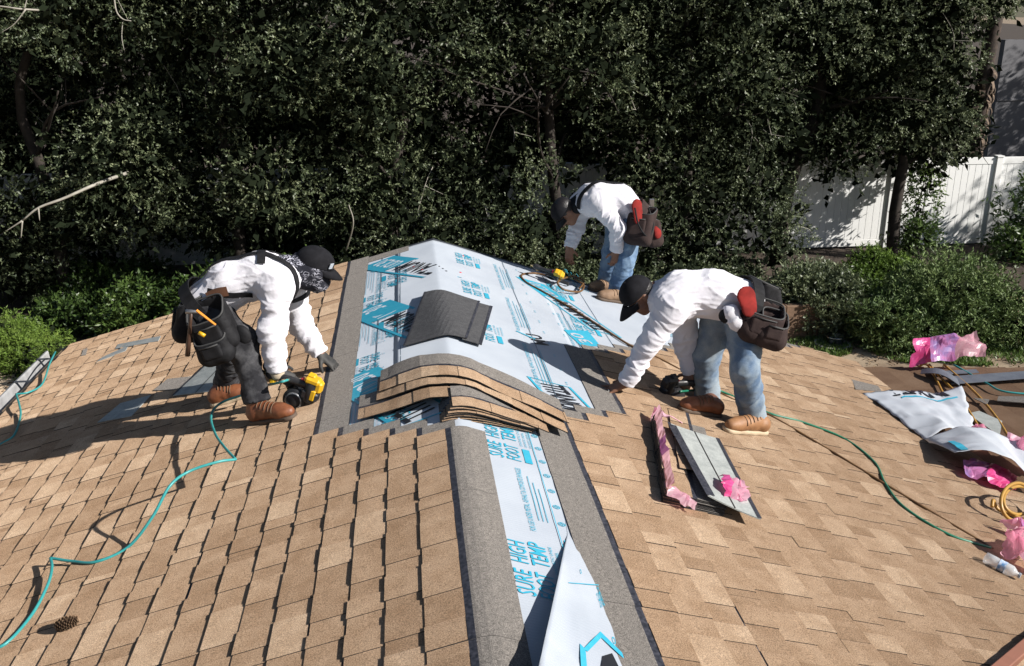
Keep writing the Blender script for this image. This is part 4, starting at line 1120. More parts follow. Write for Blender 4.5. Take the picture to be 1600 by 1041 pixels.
p2 = pouch(m1, A(334, 536, 5.19), (unit([.93, -.15, .3]), unit([.25, -1, .1]), unit([-.25, 0, .97])), (.20, .13, .20), M_BELT)
p3 = pouch(m1, A(298, 490, 5.42), (unit([.1, -1, .1]), unit([-1, -.1, .2]), unit([.12, 0, .99])), (.25, .14, .30), M_BELT, name='rear_pouch')
kp = Field(.02); kp.ell(A(378, 524, 5.235), (.055, .03, .06), [unit([1, -.3, .1]), unit([.3, 1, 0]), (0, 0, 1)]); V, F = kp.mesh(.008); mk('knee_pad', V, F, M_BELT, m1, smooth=True)
# ---------- second worker: by the far edge of the roof
yc = 7.95
J = dict(pel=A(984, 336, yc), waist=A(985, 346, yc), mid=A(962, 314, yc), chest=A(930, 312, yc), neckb=A(906, 318, yc), head=A(884, 332, yc - .02),
         shL=A(934, 318, yc - .17), elL=A(966, 357, yc - .20), wrL=A(963, 391, yc - .16), shR=A(908, 322, yc + .17), elR=A(901, 356, yc + .12), wrR=A(890, 387, yc + .05),
         hipL=A(985, 354, yc - .10), knL=A(977, 409, 7.82), anL=A(965, 455, 7.84), hipR=A(966, 354, yc + .12), knR=A(956, 394, 8.02), anR=A(948, 437, 8.10))
m2 = man('man with red-lined tool pouches standing at the far roof edge, looking straight down', on_right(960, 470))
r2 = dict(pel=.122, mid=.118, chest=.125, sho=.100, ank=.072)
sh2, pa2, so2, po2 = dress(m2, J, M_SHIRT, M_JEANS, r2, 13)
b = skeleton(J, None); HF2 = unit([-.42, -.10, -.90]); HU2 = unit([-.88, -.12, .42])
hp2 = head(b, J['head'], HF2, HU2, J['neckb'])
hand(b, J['wrL'] + unit(J['wrL'] - J['elL']) * .01, unit([-.12, -.05, -1]), unit([.2, -1, 0]), [-1, 0, 0], curl=.75)
hand(b, J['wrR'] + unit(J['wrR'] - J['elR']) * .01, unit([.0, -.05, -1]), unit([-.5, -.8, 0]), [.8, -.4, 0], curl=.5)
V, F = b.mesh(.0075); mk('body', V, F, M_SKIN, m2, smooth=True)
hr = Field(.02); hr.ell(hp2(-.022, 0, .042), (.098, .084, .088), [HF2, np.cross(HU2, HF2), HU2]); V, F = hr.mesh(.008); mk('hair', V, F, M_HAIR, m2, smooth=True)
c2, Pc = cap(m2, hp2(-.004, 0, .045), HF2, HU2, M_CAP, brim=.07)
cl = Field(.02); cl.bar(J['neckb'] + np.array([.01, 0, .0]), J['neckb'] * .6 + J['head'] * .4, .088, .075); V, F = cl.mesh(.009); mk('neck_gaiter', V, F, M_BELT, m2, smooth=True)
boot(m2, rp(987, 476, .003), rp(934, 468, .003), J['anL'], M_LEATHER3, M_SOLED, RN3, 1)
boot(m2, rp(962, 458, .003), rp(922, 454, .003), J['anR'], M_LEATHER3, M_SOLED, RN3, 1)
wv = unit(J['shL'] - J['shR'])
for s_ in (-1, 1):
    strap(m2, sh2, [J['pel'] + wv * s_ * .03 + np.array([.02, 0, .12]), J['mid'] + wv * s_ * .05 + up_, J['chest'] + wv * s_ * .09 + up_, J['neckb'] + wv * s_ * .12 + up_ * .5, J['neckb'] + wv * s_ * .15 + np.array([-.08, 0, -.06])], .05, M_BELT, 'suspender')
bax = unit(J['mid'] - J['pel'])
belt(m2, J['pel'] - bax * .0, bax, .160, .205, np.cross(bax, wv), .08, M_POUCH)
pA = pouch(m2, A(1001, 349, 7.74), (unit([.8, -.5, .0]), unit([.5, -.8, .2]), unit([-.1, 0, 1])), (.23, .14, .37), M_POUCH)
f = Field(.02); f.bar(A(995, 322, 7.72), A(998, 342, 7.68), .060, .052, flat=([.5, -.8, .1], .3)); V, F = f.mesh(.009); mk('red_lining', V, F, M_REDP, pA, smooth=True)
pB = pouch(m2, A(1014, 355, 7.92), (unit([.3, -.9, 0]), unit([.95, -.2, .2]), unit([-.05, 0, 1])), (.21, .14, .33), M_POUCH)
f = Field(.02); f.bar(A(1026, 356, 7.84), A(1028, 366, 7.82), .042, .042, flat=([.5, -.8, .1], .4)); V, F = f.mesh(.009); mk('red_lining', V, F, M_REDP, pB, smooth=True)
MB().tube(smooth_path([A(992, 325, 7.66), A(998, 352, 7.6), A(1012, 370, 7.6), A(1021, 352, 7.66), A(1013, 325, 7.72)], 18), .008, 6).build('rim', M_BELT, pA, smooth=True)
MB().box(A(1018, 317, 7.9), (.045, .02, .07), bev=.006).box(A(1018, 333, 7.9), (.035, .02, .04), bev=.006).build('buckle', mat('steel', (.5, .5, .5), rough=.3, metal=1.), pB)
# ---------- third worker: right of the ridge
yc = 5.50
hl = on_right(964, 607, .035)
J = dict(pel=A(1157, 474, yc), waist=A(1158, 492, yc), mid=A(1116, 459, yc), chest=A(1066, 461, yc), neckb=A(1026, 459, yc), head=A(999, 462, yc - .02),
         shL=A(1050, 484, yc - .19), elL=A(1014, 536, yc - .20), wrL=hl + np.array([.045, -.04, .05]), shR=A(1068, 484, yc + .17), elR=A(1071, 543, yc + .18), wrR=A(1080, 583, yc + .14),
         hipL=A(1163, 508, yc - .14), knL=A(1163, 580, 5.20), anL=A(1177, 652, 5.28), hipR=A(1124, 500, yc + .12), knR=A(1102, 560, 5.60), anR=A(1105, 624, 5.62))
m3 = man('man in black cap and blue jeans, bending low with one hand flat on the shingles', on_right(1140, 665))
r3 = dict(pel=.128, mid=.126, chest=.126, sho=.102, ank=.074)
sh3, pa3, so3, po3 = dress(m3, J, M_SHIRT, M_JEANS3, r3, 23)
b = skeleton(J, None); HF3 = unit([-.60, -.16, -.78]); HU3 = unit([-.76, -.14, .62])
hp3 = head(b, J['head'], HF3, HU3, J['neckb'])
hand(b, J['wrL'], unit([-.90, .12, -.42]), unit([-.1, -.25, .95]), [.0, .9, 0], curl=-.10, spread=.35, thumb=.2)
hand(b, J['wrR'] + unit(J['wrR'] - J['elR']) * .01, unit([-.55, -.30, -.72]), unit([.1, -.85, .45]), [-.5, 0, .6], curl=.8)
V, F = b.mesh(.007); mk('body', V, F, M_SKIN, m3, smooth=True)
mb = MB()
for s_ in (-1, 1): mb.lathe([(0, .010), (.006, .0075), (.009, 0)], hp3(.070, s_ * .031, -.002), HF3, 8)
mb.build('eyes', M_EYE, m3, smooth=True, kind='stuff')
hr = Field(.02); hr.ell(hp3(-.030, 0, .022), (.085, .080, .088), [HF3, np.cross(HU3, HF3), HU3]); V, F = hr.mesh(.008); mk('hair', V, F, M_HAIR, m3, smooth=True)
c3, Pc = cap(m3, hp3(-.006, 0, .045), HF3, HU3, M_CAP, r=(.110, .090, .090), brim=.095)
ring = MB(); ring.lathe([(.0105, -.003), (.0125, 0), (.0105, .003)], J['wrL'] + unit([-.9, .12, -.42]) * .115 + np.array([0, -.012, 0]), [-.90, .12, -.42], 12); ring.build('finger_ring', mat('silver', (.8, .8, .78), rough=.2, metal=1.), m3)
boot(m3, rp(1193, 677), rp(1134, 674), J['anL'], M_LEATHER2, M_SOLE, RN3, 1)
boot(m3, rp(1121, 651), rp(1064, 641), J['anR'], M_LEATHER, M_SOLED, RN3, 1)
wv = unit(J['shL'] - J['shR']); bax = unit(J['mid'] - J['pel'])
belt(m3, J['pel'] - bax * .01, bax, .168, .215, np.cross(bax, wv), .07, M_BELT)
pA = pouch(m3, A(1190, 500, 5.26), (unit([.9, -.2, -.25]), unit([.35, -1, .1]), unit([.30, 0, .95])), (.25, .15, .26), M_POUCH)
f = Field(.02); f.bar(A(1166, 464, 5.27), A(1171, 482, 5.22), .066, .055, flat=([.25, -1, .25], .25)); V, F = f.mesh(.009); mk('red_lining', V, F, M_REDP, pA, smooth=True)
pB = pouch(m3, A(1195, 456, 5.60), (unit([.2, -1, 0]), unit([1, 0, .2]), unit([-.1, 0, 1])), (.20, .13, .22), M_BELT, name='rear_pouch')
pC = pouch(m3, A(1207, 512, 5.22), (unit([.9, -.2, -.25]), unit([.35, -1, .1]), unit([.3, 0, .95])), (.17, .15, .20), M_POUCH, name='small_pouch')
MB().lathe([(0, .02), (.035, .018), (.045, .004), (.045, -.015)], A(1135, 494, 5.26), (-.2, -1, .2), 16).build('belt_reel', M_BELT, m3, smooth=True)
f = Field(.03); f.bar(A(1142, 490, 5.27), A(1150, 505, 5.25), .045, .04); cloth(f, .008, 'shirt_tail', M_SHIRT, m3, (18, 12, .01), 5)
# ================================================================== loose shingles, tools, hoses, wrappers
def ridge_over(u, y, h, r=.10, lift=0., w=.28):
    """place on or over the ridge: u signed metres across it, a soft crest"""
    n = np.array([SS * u / math.hypot(u, r), 0, CC])
    return np.array([u * CC, y, -SS * (math.hypot(u, r) - r * .55)]) + n * (h + lift * math.exp(-(u / w) ** 2))
def bend_shingle(name, length, fn, rng, parent=None, mats=None, cuts=.05, vmax=WID, kind=None, flip=False):
    """a full shingle bent through fn(x along, v up from butt, z)"""
    v, f, m, a = shingle_mesh(rng, length, vmax); V = []; F = []; M = []; A = []
    for q, mm, aa in zip(f, m, a):
        P = v[list(q)]
        xs = P[:, 0]; n = max(1, int(math.ceil((xs.max() - xs.min()) / cuts)))
        e0, e1 = (P[0], P[1]), (P[3], P[2])
        if abs(P[1][0] - P[0][0]) < 1e-6: n = 1
        for i in range(n):
            t0, t1 = i / n, (i + 1) / n; b = len(V)
            for p in (e0[0] + (e0[1] - e0[0]) * t0, e0[0] + (e0[1] - e0[0]) * t1, e1[0] + (e1[1] - e1[0]) * t1, e1[0] + (e1[1] - e1[0]) * t0): V.append(fn(*p))
            F.append((b, b + 1, b + 2, b + 3)); M.append(mm); A.append(aa)
    nx = max(2, int(length / cuts))
    for i in range(nx):                          # underside
        x0, x1 = length * i / nx, length * (i + 1) / nx; b = len(V)
        for x, vv in ((x0, 0), (x0, vmax), (x1, vmax), (x1, 0)): V.append(fn(x, vv, H0 + TILT * (WID - vv) - TH))
        F.append((b, b + 1, b + 2, b + 3)); M.append(3); A.append(.5)
    o = mk(name, V, F, mats or SH_MATS, parent, M, attr=A, kind=kind)
    return o
def flat_h(z, v): return z - (H0 + TILT * (WID - v))
rng = np.random.default_rng(5)
DG = 'shingles draped over the ridge'
# lower pile of short shingles
for i in range(7):
    u0, u1 = -.095 + .012 * i, .375 + .006 * i + rng.uniform(-.01, .02); yb = 4.335 + .007 * i + rng.uniform(-.009, .009); k = .10 - .012 * i; hh = .006 + .0062 * i + rng.uniform(-.001, .001); lf_ = .006 * i
    def fn(x, v, z, u0=u0, u1=u1, yb=yb, k=k, hh=hh, lf_=lf_):
        u = u0 + (u1 - u0) * x / .5; return ridge_over(u, yb + k * (u - u0) + v * .8 + (.03 * (.375 - u)), hh + flat_h(z, v) * .8, lift=lf_, w=.20)
    o = bend_shingle('loose_shingle', .5, fn, rng)
    props(o, ['short tan shingle at the bottom of the fanned pile on the ridge', 'short tan shingle second from the bottom of the fanned pile', 'short tan shingle third from the bottom of the fanned pile', 'short tan shingle in the middle of the fanned pile on the ridge', 'short tan shingle fifth from the bottom of the fanned pile', 'short tan shingle sixth from the bottom of the fanned pile', 'short tan shingle topmost of the lower fanned pile'][i], 'shingle', DG)
# long shingles draped across
for i, (u0, ua, ya, uc, yc_, h, lf_, lb) in enumerate((
        (-.54, -.05, 4.55, .46, 4.35, .030, .037, 'tan shingle draped over the ridge with its long pointed end hanging to the left'),
        (-.43, -.04, 4.69, .53, 4.43, .044, .044, 'tan shingle second from the top of the draped stack'),
        (-.41, -.03, 4.775, .57, 4.51, .054, .049, 'topmost tan shingle of the draped stack, with its grey strip showing behind'))):
    kk = (yc_ - ya) / (uc - ua)
    def fn(x, v, z, u0=u0, ua=ua, ya=ya, kk=kk, h=h, lf_=lf_):
        u = u0 + x * 1.0; y = ya + kk * (u - ua) + v * 1.0
        y += .010 * math.sin(u * 9 + h * 300); hh = h + flat_h(z, v) * .8 + .006 * math.sin(u * 13 + v * 5 + h * 500) * (abs(u) > .12); hh *= 1 if u > -.3 else max(.15, 1 - (-.3 - u) * 3)
        return ridge_over(u, y, hh, lift=lf_, w=.30)
    props(bend_shingle('loose_shingle', 1.0, fn, rng), lb, 'shingle', DG)
# charcoal shingles lying along the ridge, above the stack
def dark_piece(name, a0, w, L, org, ang, h, lb, lines, lift):
    """local a across, b along"""
    c, s = math.cos(ang), math.sin(ang)
    def q(a, b, z=0.): 
        u = org[0] + a * c + b * s; y = org[1] - a * s + b * c
        wob = .006 * math.sin(b * 5 + a * 9)
        return ridge_over(u, y, h + z + wob, r=.03, lift=lift, w=.5)
    G = np.array([[q(a0 + w * i / 14, L * j / 10) for j in range(11)] for i in range(15)])
    t = thing(name, q(a0 + w / 2, L / 2), lb, 'shingle', 'charcoal shingles lying on the underlayment')
    MB().plate(G, .004).build('mat_layer', M_DARK, t)
    for x0, x1 in lines:
        V = []; 
        for j in range(11): V += [q(a0 + x0, L * j / 10, .0018), q(a0 + x1, L * j / 10, .0018)]
        mk('sealant_strip', V, [(2 * j, 2 * j + 1, 2 * j + 3, 2 * j + 2) for j in range(10)], M_SEAL, t)
    return t
dark_piece('dark_shingle', -.30, .40, .98, (.02, 5.60), .17, .020, 'charcoal shingle bent over the ridge, left and upper of two', ((.0, .012), (.385, .40)), .012)
dark_piece('dark_shingle', .06, .125, .98, (.03, 5.585), .17, .014, 'charcoal shingle mostly hidden, right edge of the dark pair on the ridge', ((.105, .125),), .009)
# flat scraps
def scrap(lb, pts, side, h, m, name='shingle_scrap', th=.005, curl=0., group='cut shingle scraps', lines=None, cat='shingle scrap'):
    f = on_left if side < 0 else on_right
    hs = h if isinstance(h, (list, tuple)) else [h] * 4; p = np.array([f(x, y, q) for (x, y), q in zip(pts, hs)]); n = LN3 if side < 0 else RN3
    a, b, c, d = p; G = np.array([[(a * (1 - u) + b * u) * (1 - v) + (d * (1 - u) + c * u) * v + n * curl * ((2 * u - 1) ** 2 + .4 * (2 * v - 1) ** 2) for v in np.linspace(0, 1, 7)] for u in np.linspace(0, 1, 7)])
    t = thing(name, G.mean((0, 1)), lb, cat, group)
    MB().plate(G, th).build('piece', m, t)
    if lines:
        for (u0, v0, u1, v1, wd, mm) in lines:
            P0 = lambda u, v: (a * (1 - u) + b * u) * (1 - v) + (d * (1 - u) + c * u) * v + n * (curl * ((2 * u - 1) ** 2 + .4 * (2 * v - 1) ** 2) + .0025)
            q = [P0(u0 + (u1 - u0) * i / 8, v0 + (v1 - v0) * i / 8) for i in range(9)]; dr = unit(np.cross(n, q[-1] - q[0])) * wd / 2
            V = []; 
            for x in q: V += [x - dr, x + dr]
            mk('sealant_strip', V, [(2 * j, 2 * j + 1, 2 * j + 3, 2 * j + 2) for j in range(8)], mm, t)
    return t
scrap('grey granule shingle scrap lying left of the bandana worker\'s feet', [(239, 610), (262, 592), (318, 586), (300, 608)], -1, .031, M_GRAY)
scrap('large grey shingle lying back up beside the bandana worker\'s boots', [(270, 618), (322, 570), (372, 566), (335, 611)], -1, .033, M_BACK, lines=((.0, 0, 1, 0, .018, M_SEAL), (0, .55, 1, .55, .006, M_EDGE)))
scrap('grey shingle lying back up in the shadow of the bandana worker', [(152, 660), (188, 630), (236, 617), (205, 650)], -1, .031, M_BACK)
scrap('thin torn grey strip near the far left rake of the roof', [(180, 545), (184, 538), (251, 525), (247, 533)], -1, .030, M_BACK)
scrap('crooked torn grey strip below the thin one on the left slope', [(150, 566), (160, 558), (200, 540), (196, 548)], -1, .030, M_BACK)
scrap('small black scrap nearest the left gutter end', [(127, 556), (130, 546), (137, 544), (134, 554)], -1, .030, M_GRAY)
# ---- bundle with its pink wrapper
def bs(s, y, h): return slope(1, s + .21 * (y - 3.88), y, ROOFH + h)
bun = []
for i in range(8):
    y0 = 3.90 + rng.uniform(-.006, .006); s0 = .95 + rng.uniform(-.005, .005); hh = .0075 * i
    def fn(x, v, z, y0=y0, s0=s0, hh=hh): return bs(s0 + v * .95, y0 + x * 1.02, hh + flat_h(z, v) + .006)
    o = bend_shingle('bundle_shingle', 1.0, fn, rng, cuts=.5)
    props(o, ['bottom tan shingle of the opened bundle, flat on the right slope', 'tan shingle second from the bottom of the opened bundle', 'tan shingle third from the bottom of the opened bundle', 'tan shingle fourth from the bottom of the opened bundle', 'tan shingle fifth from the bottom of the opened bundle', 'tan shingle sixth from the bottom of the opened bundle', 'tan shingle just under the topmost one of the opened bundle'][i] if i < 7 else 'topmost tan shingle of the opened bundle, grey strip showing at its near corner', 'shingle', 'shingles of the opened bundle')
def fn(x, v, z): return bs(1.045 + v * .80, 4.20 + x * .86 + .05 * v, .070 + flat_h(z, v) + .002 * x)
props(bend_shingle('bundle_shingle', 1.0, fn, rng, cuts=.25, vmax=.168), 'tan shingle slid to the right on top of the opened bundle', 'shingle', 'shingles of the opened bundle')
fl = scrap('grey shingle turned back up, leaning against the right of the bundle', [(1044, 662), (1122, 687), (1188, 813), (1106, 776)], 1, (.112, .085, .078, .108), M_BACK, name='turned_shingle', th=.006, curl=.005, group=None, cat='shingle', lines=((0, .0, 0, 1, .02, M_SEAL), (.08, .02, .08, .98, .035, M_SEAL), (.98, 0, .98, 1, .022, M_SEAL), (.52, 0, .52, 1, .006, M_EDGE)))
M_PINK = mat('pink_plastic_film', (.82, .40, .54), rough=.3, col2=(.88, .60, .70), scale=7., trans=.7, tint=(.95, .58, .70), spec=.6)
M_PINKP = mat('purple_print_film', (.60, .22, .46), rough=.3, col2=(.36, .26, .58), scale=9., mixlo=.4, mixhi=.6, trans=.4, tint=(.5, .12, .36), spec=.6)
M_MAG = mat('magenta_film', (.52, .03, .14), rough=.3, col2=(.62, .10, .30), scale=8., trans=.2, tint=(.5, .03, .14))
def crumple(V, amp, seed, fr=14.):
    V = np.asarray(V, float); q = V * fr
    return V + amp * np.stack([(1 - 2 * np.abs(vnoise(q + 11 * k, seed + k))) + .5 * (1 - 2 * np.abs(vnoise(q * 2.3 + 5 * k, seed + 7 + k))) for k in range(3)], -1)
def film(name, lb, cat, fn, nu, nv, amp, seed, parts, group=None, fr=14., th=.0015):
    """crumpled film: fn(u, v) -> point; parts: list of (name, material, u0, u1)"""
    P = np.array([[fn(u, v) for v in np.linspace(0, 1, nv)] for u in np.linspace(0, 1, nu)]); C = crumple(P.reshape(-1, 3), amp, seed, fr).reshape(P.shape)
    t = thing(name, C.reshape(-1, 3).mean(0), lb, cat, group)
    for nm, m, a, b in parts:
        i0, i1 = int(a * (nu - 1)), int(b * (nu - 1)) + 1
        film_sheet(MB(), C[i0:i1]).build(nm, m, t)
    return t
wr = thing('wrapper', bs(.94, 4.4, 0), 'torn pink plastic wrapper round the opened bundle on the right slope', 'plastic wrapper')
P = np.array([[bs(.957 - .016 * (1 - abs(2 * v - 1)) + .022 * v, 3.93 + u * 1.08, -.004 + v * .100 + .006 * math.sin(u * 23) * v) for v in np.linspace(0, 1, 7)] for u in np.linspace(0, 1, 40)])
P = crumple(P.reshape(-1, 3), .006, 3).reshape(P.shape)
film_sheet(MB(), P[22:]).build('pale_film', M_PINK, wr); film_sheet(MB(), P[14:23]).build('printed_film', M_PINKP, wr); film_sheet(MB(), P[:15]).build('film', M_PINK, wr)
P = np.array([[bs(.95 + u * .17, 4.97 + .03 * v * (1 - u) - .12 * u * v, .02 + .055 * v) for v in np.linspace(0, 1, 6)] for u in np.linspace(0, 1, 16)])
film_sheet(MB(), crumple(P.reshape(-1, 3), .006, 6).reshape(P.shape)).build('end_flap', M_PINK, wr)
P = np.array([[bs(.96 + .15 * u, 3.86 + .10 * v - .03 * u, .012 + .065 * math.sin(math.pi * (.15 + .8 * v)) * (1 - .5 * u)) for v in np.linspace(0, 1, 9)] for u in np.linspace(0, 1, 12)])
film_sheet(MB(), crumple(P.reshape(-1, 3), .013, 8, 18.).reshape(P.shape)).build('corner_flap', M_PINK, wr)
P = np.array([[bs(1.255 + .13 * u, 3.93 + .20 * v + .05 * u, .055 + .05 * math.sin(math.pi * v * .8) * (1 - .4 * u)) for v in np.linspace(0, 1, 12)] for u in np.linspace(0, 1, 12)])
P = crumple(P.reshape(-1, 3), .022, 14, 15.).reshape(P.shape)
film_sheet(MB(), P[:4]).build('inner_film', M_MAG, wr); film_sheet(MB(), P[3:]).build('crumpled_film', M_PINK, wr)
# ---- hoses
M_TEALH = mat('teal_hose_rubber', (.03, .27, .27), rough=.4, col2=(.05, .32, .31), scale=20.)
M_GREENH = mat('green_hose_rubber', (.012, .14, .085), rough=.4, col2=(.02, .19, .11), scale=12.)
M_BROWNH = mat('brown_hose_rubber', (.10, .05, .02), rough=.5, col2=(.16, .085, .03), scale=12.)
M_YELH = mat('yellow_hose_rubber', (.42, .24, .05), rough=.4, col2=(.34, .18, .035), scale=12.)
M_BRASS = mat('brass', (.75, .55, .28), rough=.3, metal=1.)
def hose(lb, segs, r, m, fit=None, name='air_hose', group='air hoses'):
    pts = np.vstack([smooth_path(s, 10 * len(s)) for s in segs]); t = thing(name, pts[0], lb, 'air hose', group)
    mb = MB()
    for s in segs: mb.tube(smooth_path(s, 10 * len(s)), r, 8)
    mb.build('tube', m, t, smooth=True)
    for a, b in fit or (): MB().tube([a, a * .6 + b * .4, b], [r * 1.5, r * 1.6, r * 1.25], 8).build('coupling', M_BRASS, t, smooth=True)
    return t
L_ = lambda x, y, h: on_left(x, y, .022 + h)
R_ = lambda x, y, h: on_right(x, y, .022 + h)
seg1 = [A(452, 593, 5.12), A(436, 598, 5.10), L_(410, 604, .13), L_(385, 615, .12), L_(345, 630, .09), L_(330, 650, .10), L_(336, 677, .11), L_(350, 698, .12), L_(368, 718, .13)]
seg2 = [L_(368, 718, .13), L_(340, 722, .17), L_(295, 737, .19), L_(265, 760, .19), L_(238, 808, .10), L_(200, 855, .010), L_(150, 878, .010), L_(112, 877, .02), L_(79, 872, .045)]
seg3 = [L_(79, 872, .045), L_(81, 888, .04), L_(74, 915, .03), L_(50, 960, .010), L_(10, 1005, .008), L_(-25, 1018, .008)]
hose('teal air hose looping from the bandana worker\'s nail gun to the lower left corner', [seg1, seg2, seg3], .0072, M_TEALH, [(seg1[1], seg1[0])])
g1 = [slope(-1, 3.56, 8.55, .05), L_(84, 555, .06), L_(77, 570, .05), L_(66, 600, .02), L_(45, 613, .035), L_(25, 616, .06)]
g2 = [L_(25, 616, .06), L_(30, 632, .05), L_(32, 650, .02), L_(22, 680, .010), L_(0, 695, .008), L_(-30, 720, .008)]
hose('teal air hose crossing the gutter at the far left', [g1, g2], .0075, M_TEALH)
hose('green air hose curving over the right slope from the black nail gun', [[R_(1062, 612, .05), R_(1110, 608, .02), R_(1140, 617, .008), R_(1200, 645, .008), R_(1255, 660, .008), R_(1320, 686, .008), R_(1366, 722, .008), R_(1383, 755, .012), R_(1412, 792, .008), R_(1480, 834, .008), R_(1548, 856, .008)]], .0075, M_GREENH)
U_ = lambda x, y, h=.0: on_right(x, y, .014 + h)
hose('brown air hose running from the farthest worker\'s tool across the right slope', [[U_(905, 452, .03), U_(912, 440, .05), U_(895, 432, .06), U_(872, 440, .05), U_(880, 452, .03), U_(905, 456, .02), U_(912, 446, .04), U_(898, 436, .05)], [U_(860, 432, .02), U_(835, 427, .0), U_(815, 430, .0), U_(822, 441, .0), U_(845, 454, .0), U_(880, 474, .0), U_(925, 502, .0), U_(985, 540, .004), U_(1035, 563, .012), U_(1080, 588, .012), U_(1140, 622, .012), U_(1195, 645, .012), U_(1290, 700, .014), U_(1390, 761, .016), U_(1480, 815, .012), U_(1552, 858, .012)]], .0085, M_BROWNH)
# ---- nail guns
M_YEL = mat('yellow_tool_plastic', (.72, .42, .015), rough=.4, col2=(.62, .35, .012), scale=12.)
M_BLKP = mat('black_tool_plastic', (.016, .016, .018), rough=.4, col2=(.03, .03, .032), scale=16.)
M_ALU = mat('worn_aluminium', (.36, .36, .37), rough=.4, metal=.8, col2=(.22, .22, .23), scale=20.)
M_REDT = mat('red_tool_label', (.55, .03, .05), rough=.5)
def nailer(lb, o, fwd, up, body, name='nail_gun', sc=1., grp='roofing nail guns'):
    """coil nailer: fwd points from the handle's end to the head, up away from the nose"""
    o = np.array(o, float); x = unit(fwd); z = unit(np.array(up) - x * (np.array(up) @ x)); y = np.cross(z, x); Q = np.stack([x, y, z], 1)
    P = lambda a, b, c: o + sc * (x * a + y * b + z * c)
    t = thing(name, o, lb, 'nail gun', grp)
    h = Field(.012); h.path([P(-.13, 0, .10), P(-.05, 0, .108), P(.03, 0, .115)], [.020 * sc, .018 * sc, .022 * sc], flat=(y, .85)); h.bar(P(-.145, 0, .10), P(-.125, 0, .10), .026 * sc, .024 * sc)
    V, F = h.mesh(.006); mk('handle', V, F, M_BLKP, t, smooth=True)
    b = MB(); b.lathe([(0, .0), (.030 * sc, 0), (.034 * sc, .008 * sc), (.034 * sc, .09 * sc), (.030 * sc, .10 * sc)], P(.065, 0, .04), z, 18); b.build('cylinder', M_BLKP, t, smooth=True)
    b = MB(); b.box(P(.062, 0, .150), np.array([.078, .062, .038]) * sc, Q, bev=.012 * sc).box(P(.096, 0, .128), np.array([.036, .052, .060]) * sc, Q, bev=.010 * sc).box(P(.050, 0, .172), np.array([.040, .040, .016]) * sc, Q, bev=.006 * sc); b.build('cap_housing', body, t)
    b = MB(); b.box(P(-.128, 0, .082), np.array([.034, .040, .052]) * sc, Q, bev=.010 * sc); b.build('guard', body, t)
    b = MB(); b.box(P(.082, -.026, .085), np.array([.026, .016, .055]) * sc, Q, bev=.005 * sc); b.build('guard', body, t)
    b = MB(); b.box(P(.065, 0, .075), np.array([.085, .06, .05]) * sc, Q, bev=.01 * sc); b.build('body_shell', M_BLKP, t)
    b = MB(); b.lathe([(0, -.032 * sc), (.052 * sc, -.032 * sc), (.058 * sc, -.025 * sc), (.058 * sc, .02 * sc), (.050 * sc, .03 * sc), (.02 * sc, .034 * sc), (0, .034 * sc)], P(.0, .012, .022), y, 24); b.build('coil_magazine', M_BLKP, t, smooth=True)
    b = MB(); b.lathe([(.040 * sc, 0), (.044 * sc, .004 * sc), (.036 * sc, .006 * sc)], P(.0, -.020, .022), -y, 20); b.build('magazine_ring', M_ALU, t, smooth=True)
    b = MB(); b.box(P(.068, 0, .0), np.array([.034, .03, .085]) * sc, Q, bev=.006 * sc).box(P(.072, 0, -.05), np.array([.018, .018, .03]) * sc, Q, bev=.003 * sc).box(P(.115, 0, -.030), np.array([.09, .024, .018]) * sc, Q, bev=.004 * sc).box(P(.15, 0, -.045), np.array([.02, .02, .05]) * sc, Q, bev=.004 * sc); b.build('nose', M_BLKP, t)
    b = MB(); b.box(P(-.01, 0, .075), np.array([.02, .012, .03]) * sc, Q, bev=.004 * sc); b.build('trigger', M_BLKP, t)
    b = MB(); b.box(P(.02, -.0, .140), np.array([.03, .028, .008]) * sc, Q, bev=.003 * sc); b.build('label_plate', M_REDT, t)
    b = MB(); b.tube([P(-.145, 0, .10), P(-.175, 0, .098), P(-.19, 0, .097)], [.010 * sc, .011 * sc, .008 * sc], 8); b.build('air_fitting', M_BRASS, t, smooth=True)
    return t
g0 = A(452, 606, 5.16)
nailer('yellow and black nail gun pressed on the shingles by the bandana worker', A(441, 590, 5.25) - 1.2 * (unit([.86, -.25, -.30]) * -.09 + unit([.30, -.05, .86]) * .105), unit([.86, -.25, -.30]), unit([.30, -.05, .86]), M_YEL, sc=1.2)
nailer('black nail gun held near the knee of the worker right of the ridge', A(1073, 599, 5.60) - 1.1 * (unit([-.86, -.30, .05]) * -.08 + unit([0, -.35, .9]) * .105), unit([-.86, -.30, .05]), unit([0, -.35, .9]), M_BLKP, sc=1.1)
nailer('yellow nail gun lying on the underlayment beneath the farthest worker\'s hand', U_(862, 432, .04), unit([.75, -.3, -.25]), unit([-.1, -.75, .5]), M_YEL, sc=1.0)
# hammer in the left worker's bags
hm = thing('hammer', A(296, 520, 5.2), 'hammer with a dark handle hanging in the bandana worker\'s tool bag', 'hammer')
ha, hb = A(293, 556, 5.18), A(299, 487, 5.16)
MB().tube([ha, ha * .7 + hb * .3, ha * .25 + hb * .75, hb], [.014, .013, .009, .009], 8).build('handle', mat('dark_wood', (.06, .03, .018), rough=.5), hm, smooth=True)
MB().tube([hb + np.array([-.03, 0, .0]), hb, hb + np.array([.035, 0, -.004]), hb + np.array([.07, 0, -.03])], [.014, .012, .009, .004], 8).build('head', M_ALU, hm, smooth=True)
pn = thing('pencil', A(320, 494, 5.1), 'orange handled tool standing in the bandana worker\'s tool bag', 'tool')
MB().tube([A(307, 485, 5.1), A(337, 508, 5.09)], [.0075, .006], 6).build('shaft', mat('orange_paint', (.75, .28, .03), rough=.4), pn)
kn = thing('knife', A(316, 523, 5.08), 'yellow utility knife peeking out of the bandana worker\'s tool bag', 'knife')
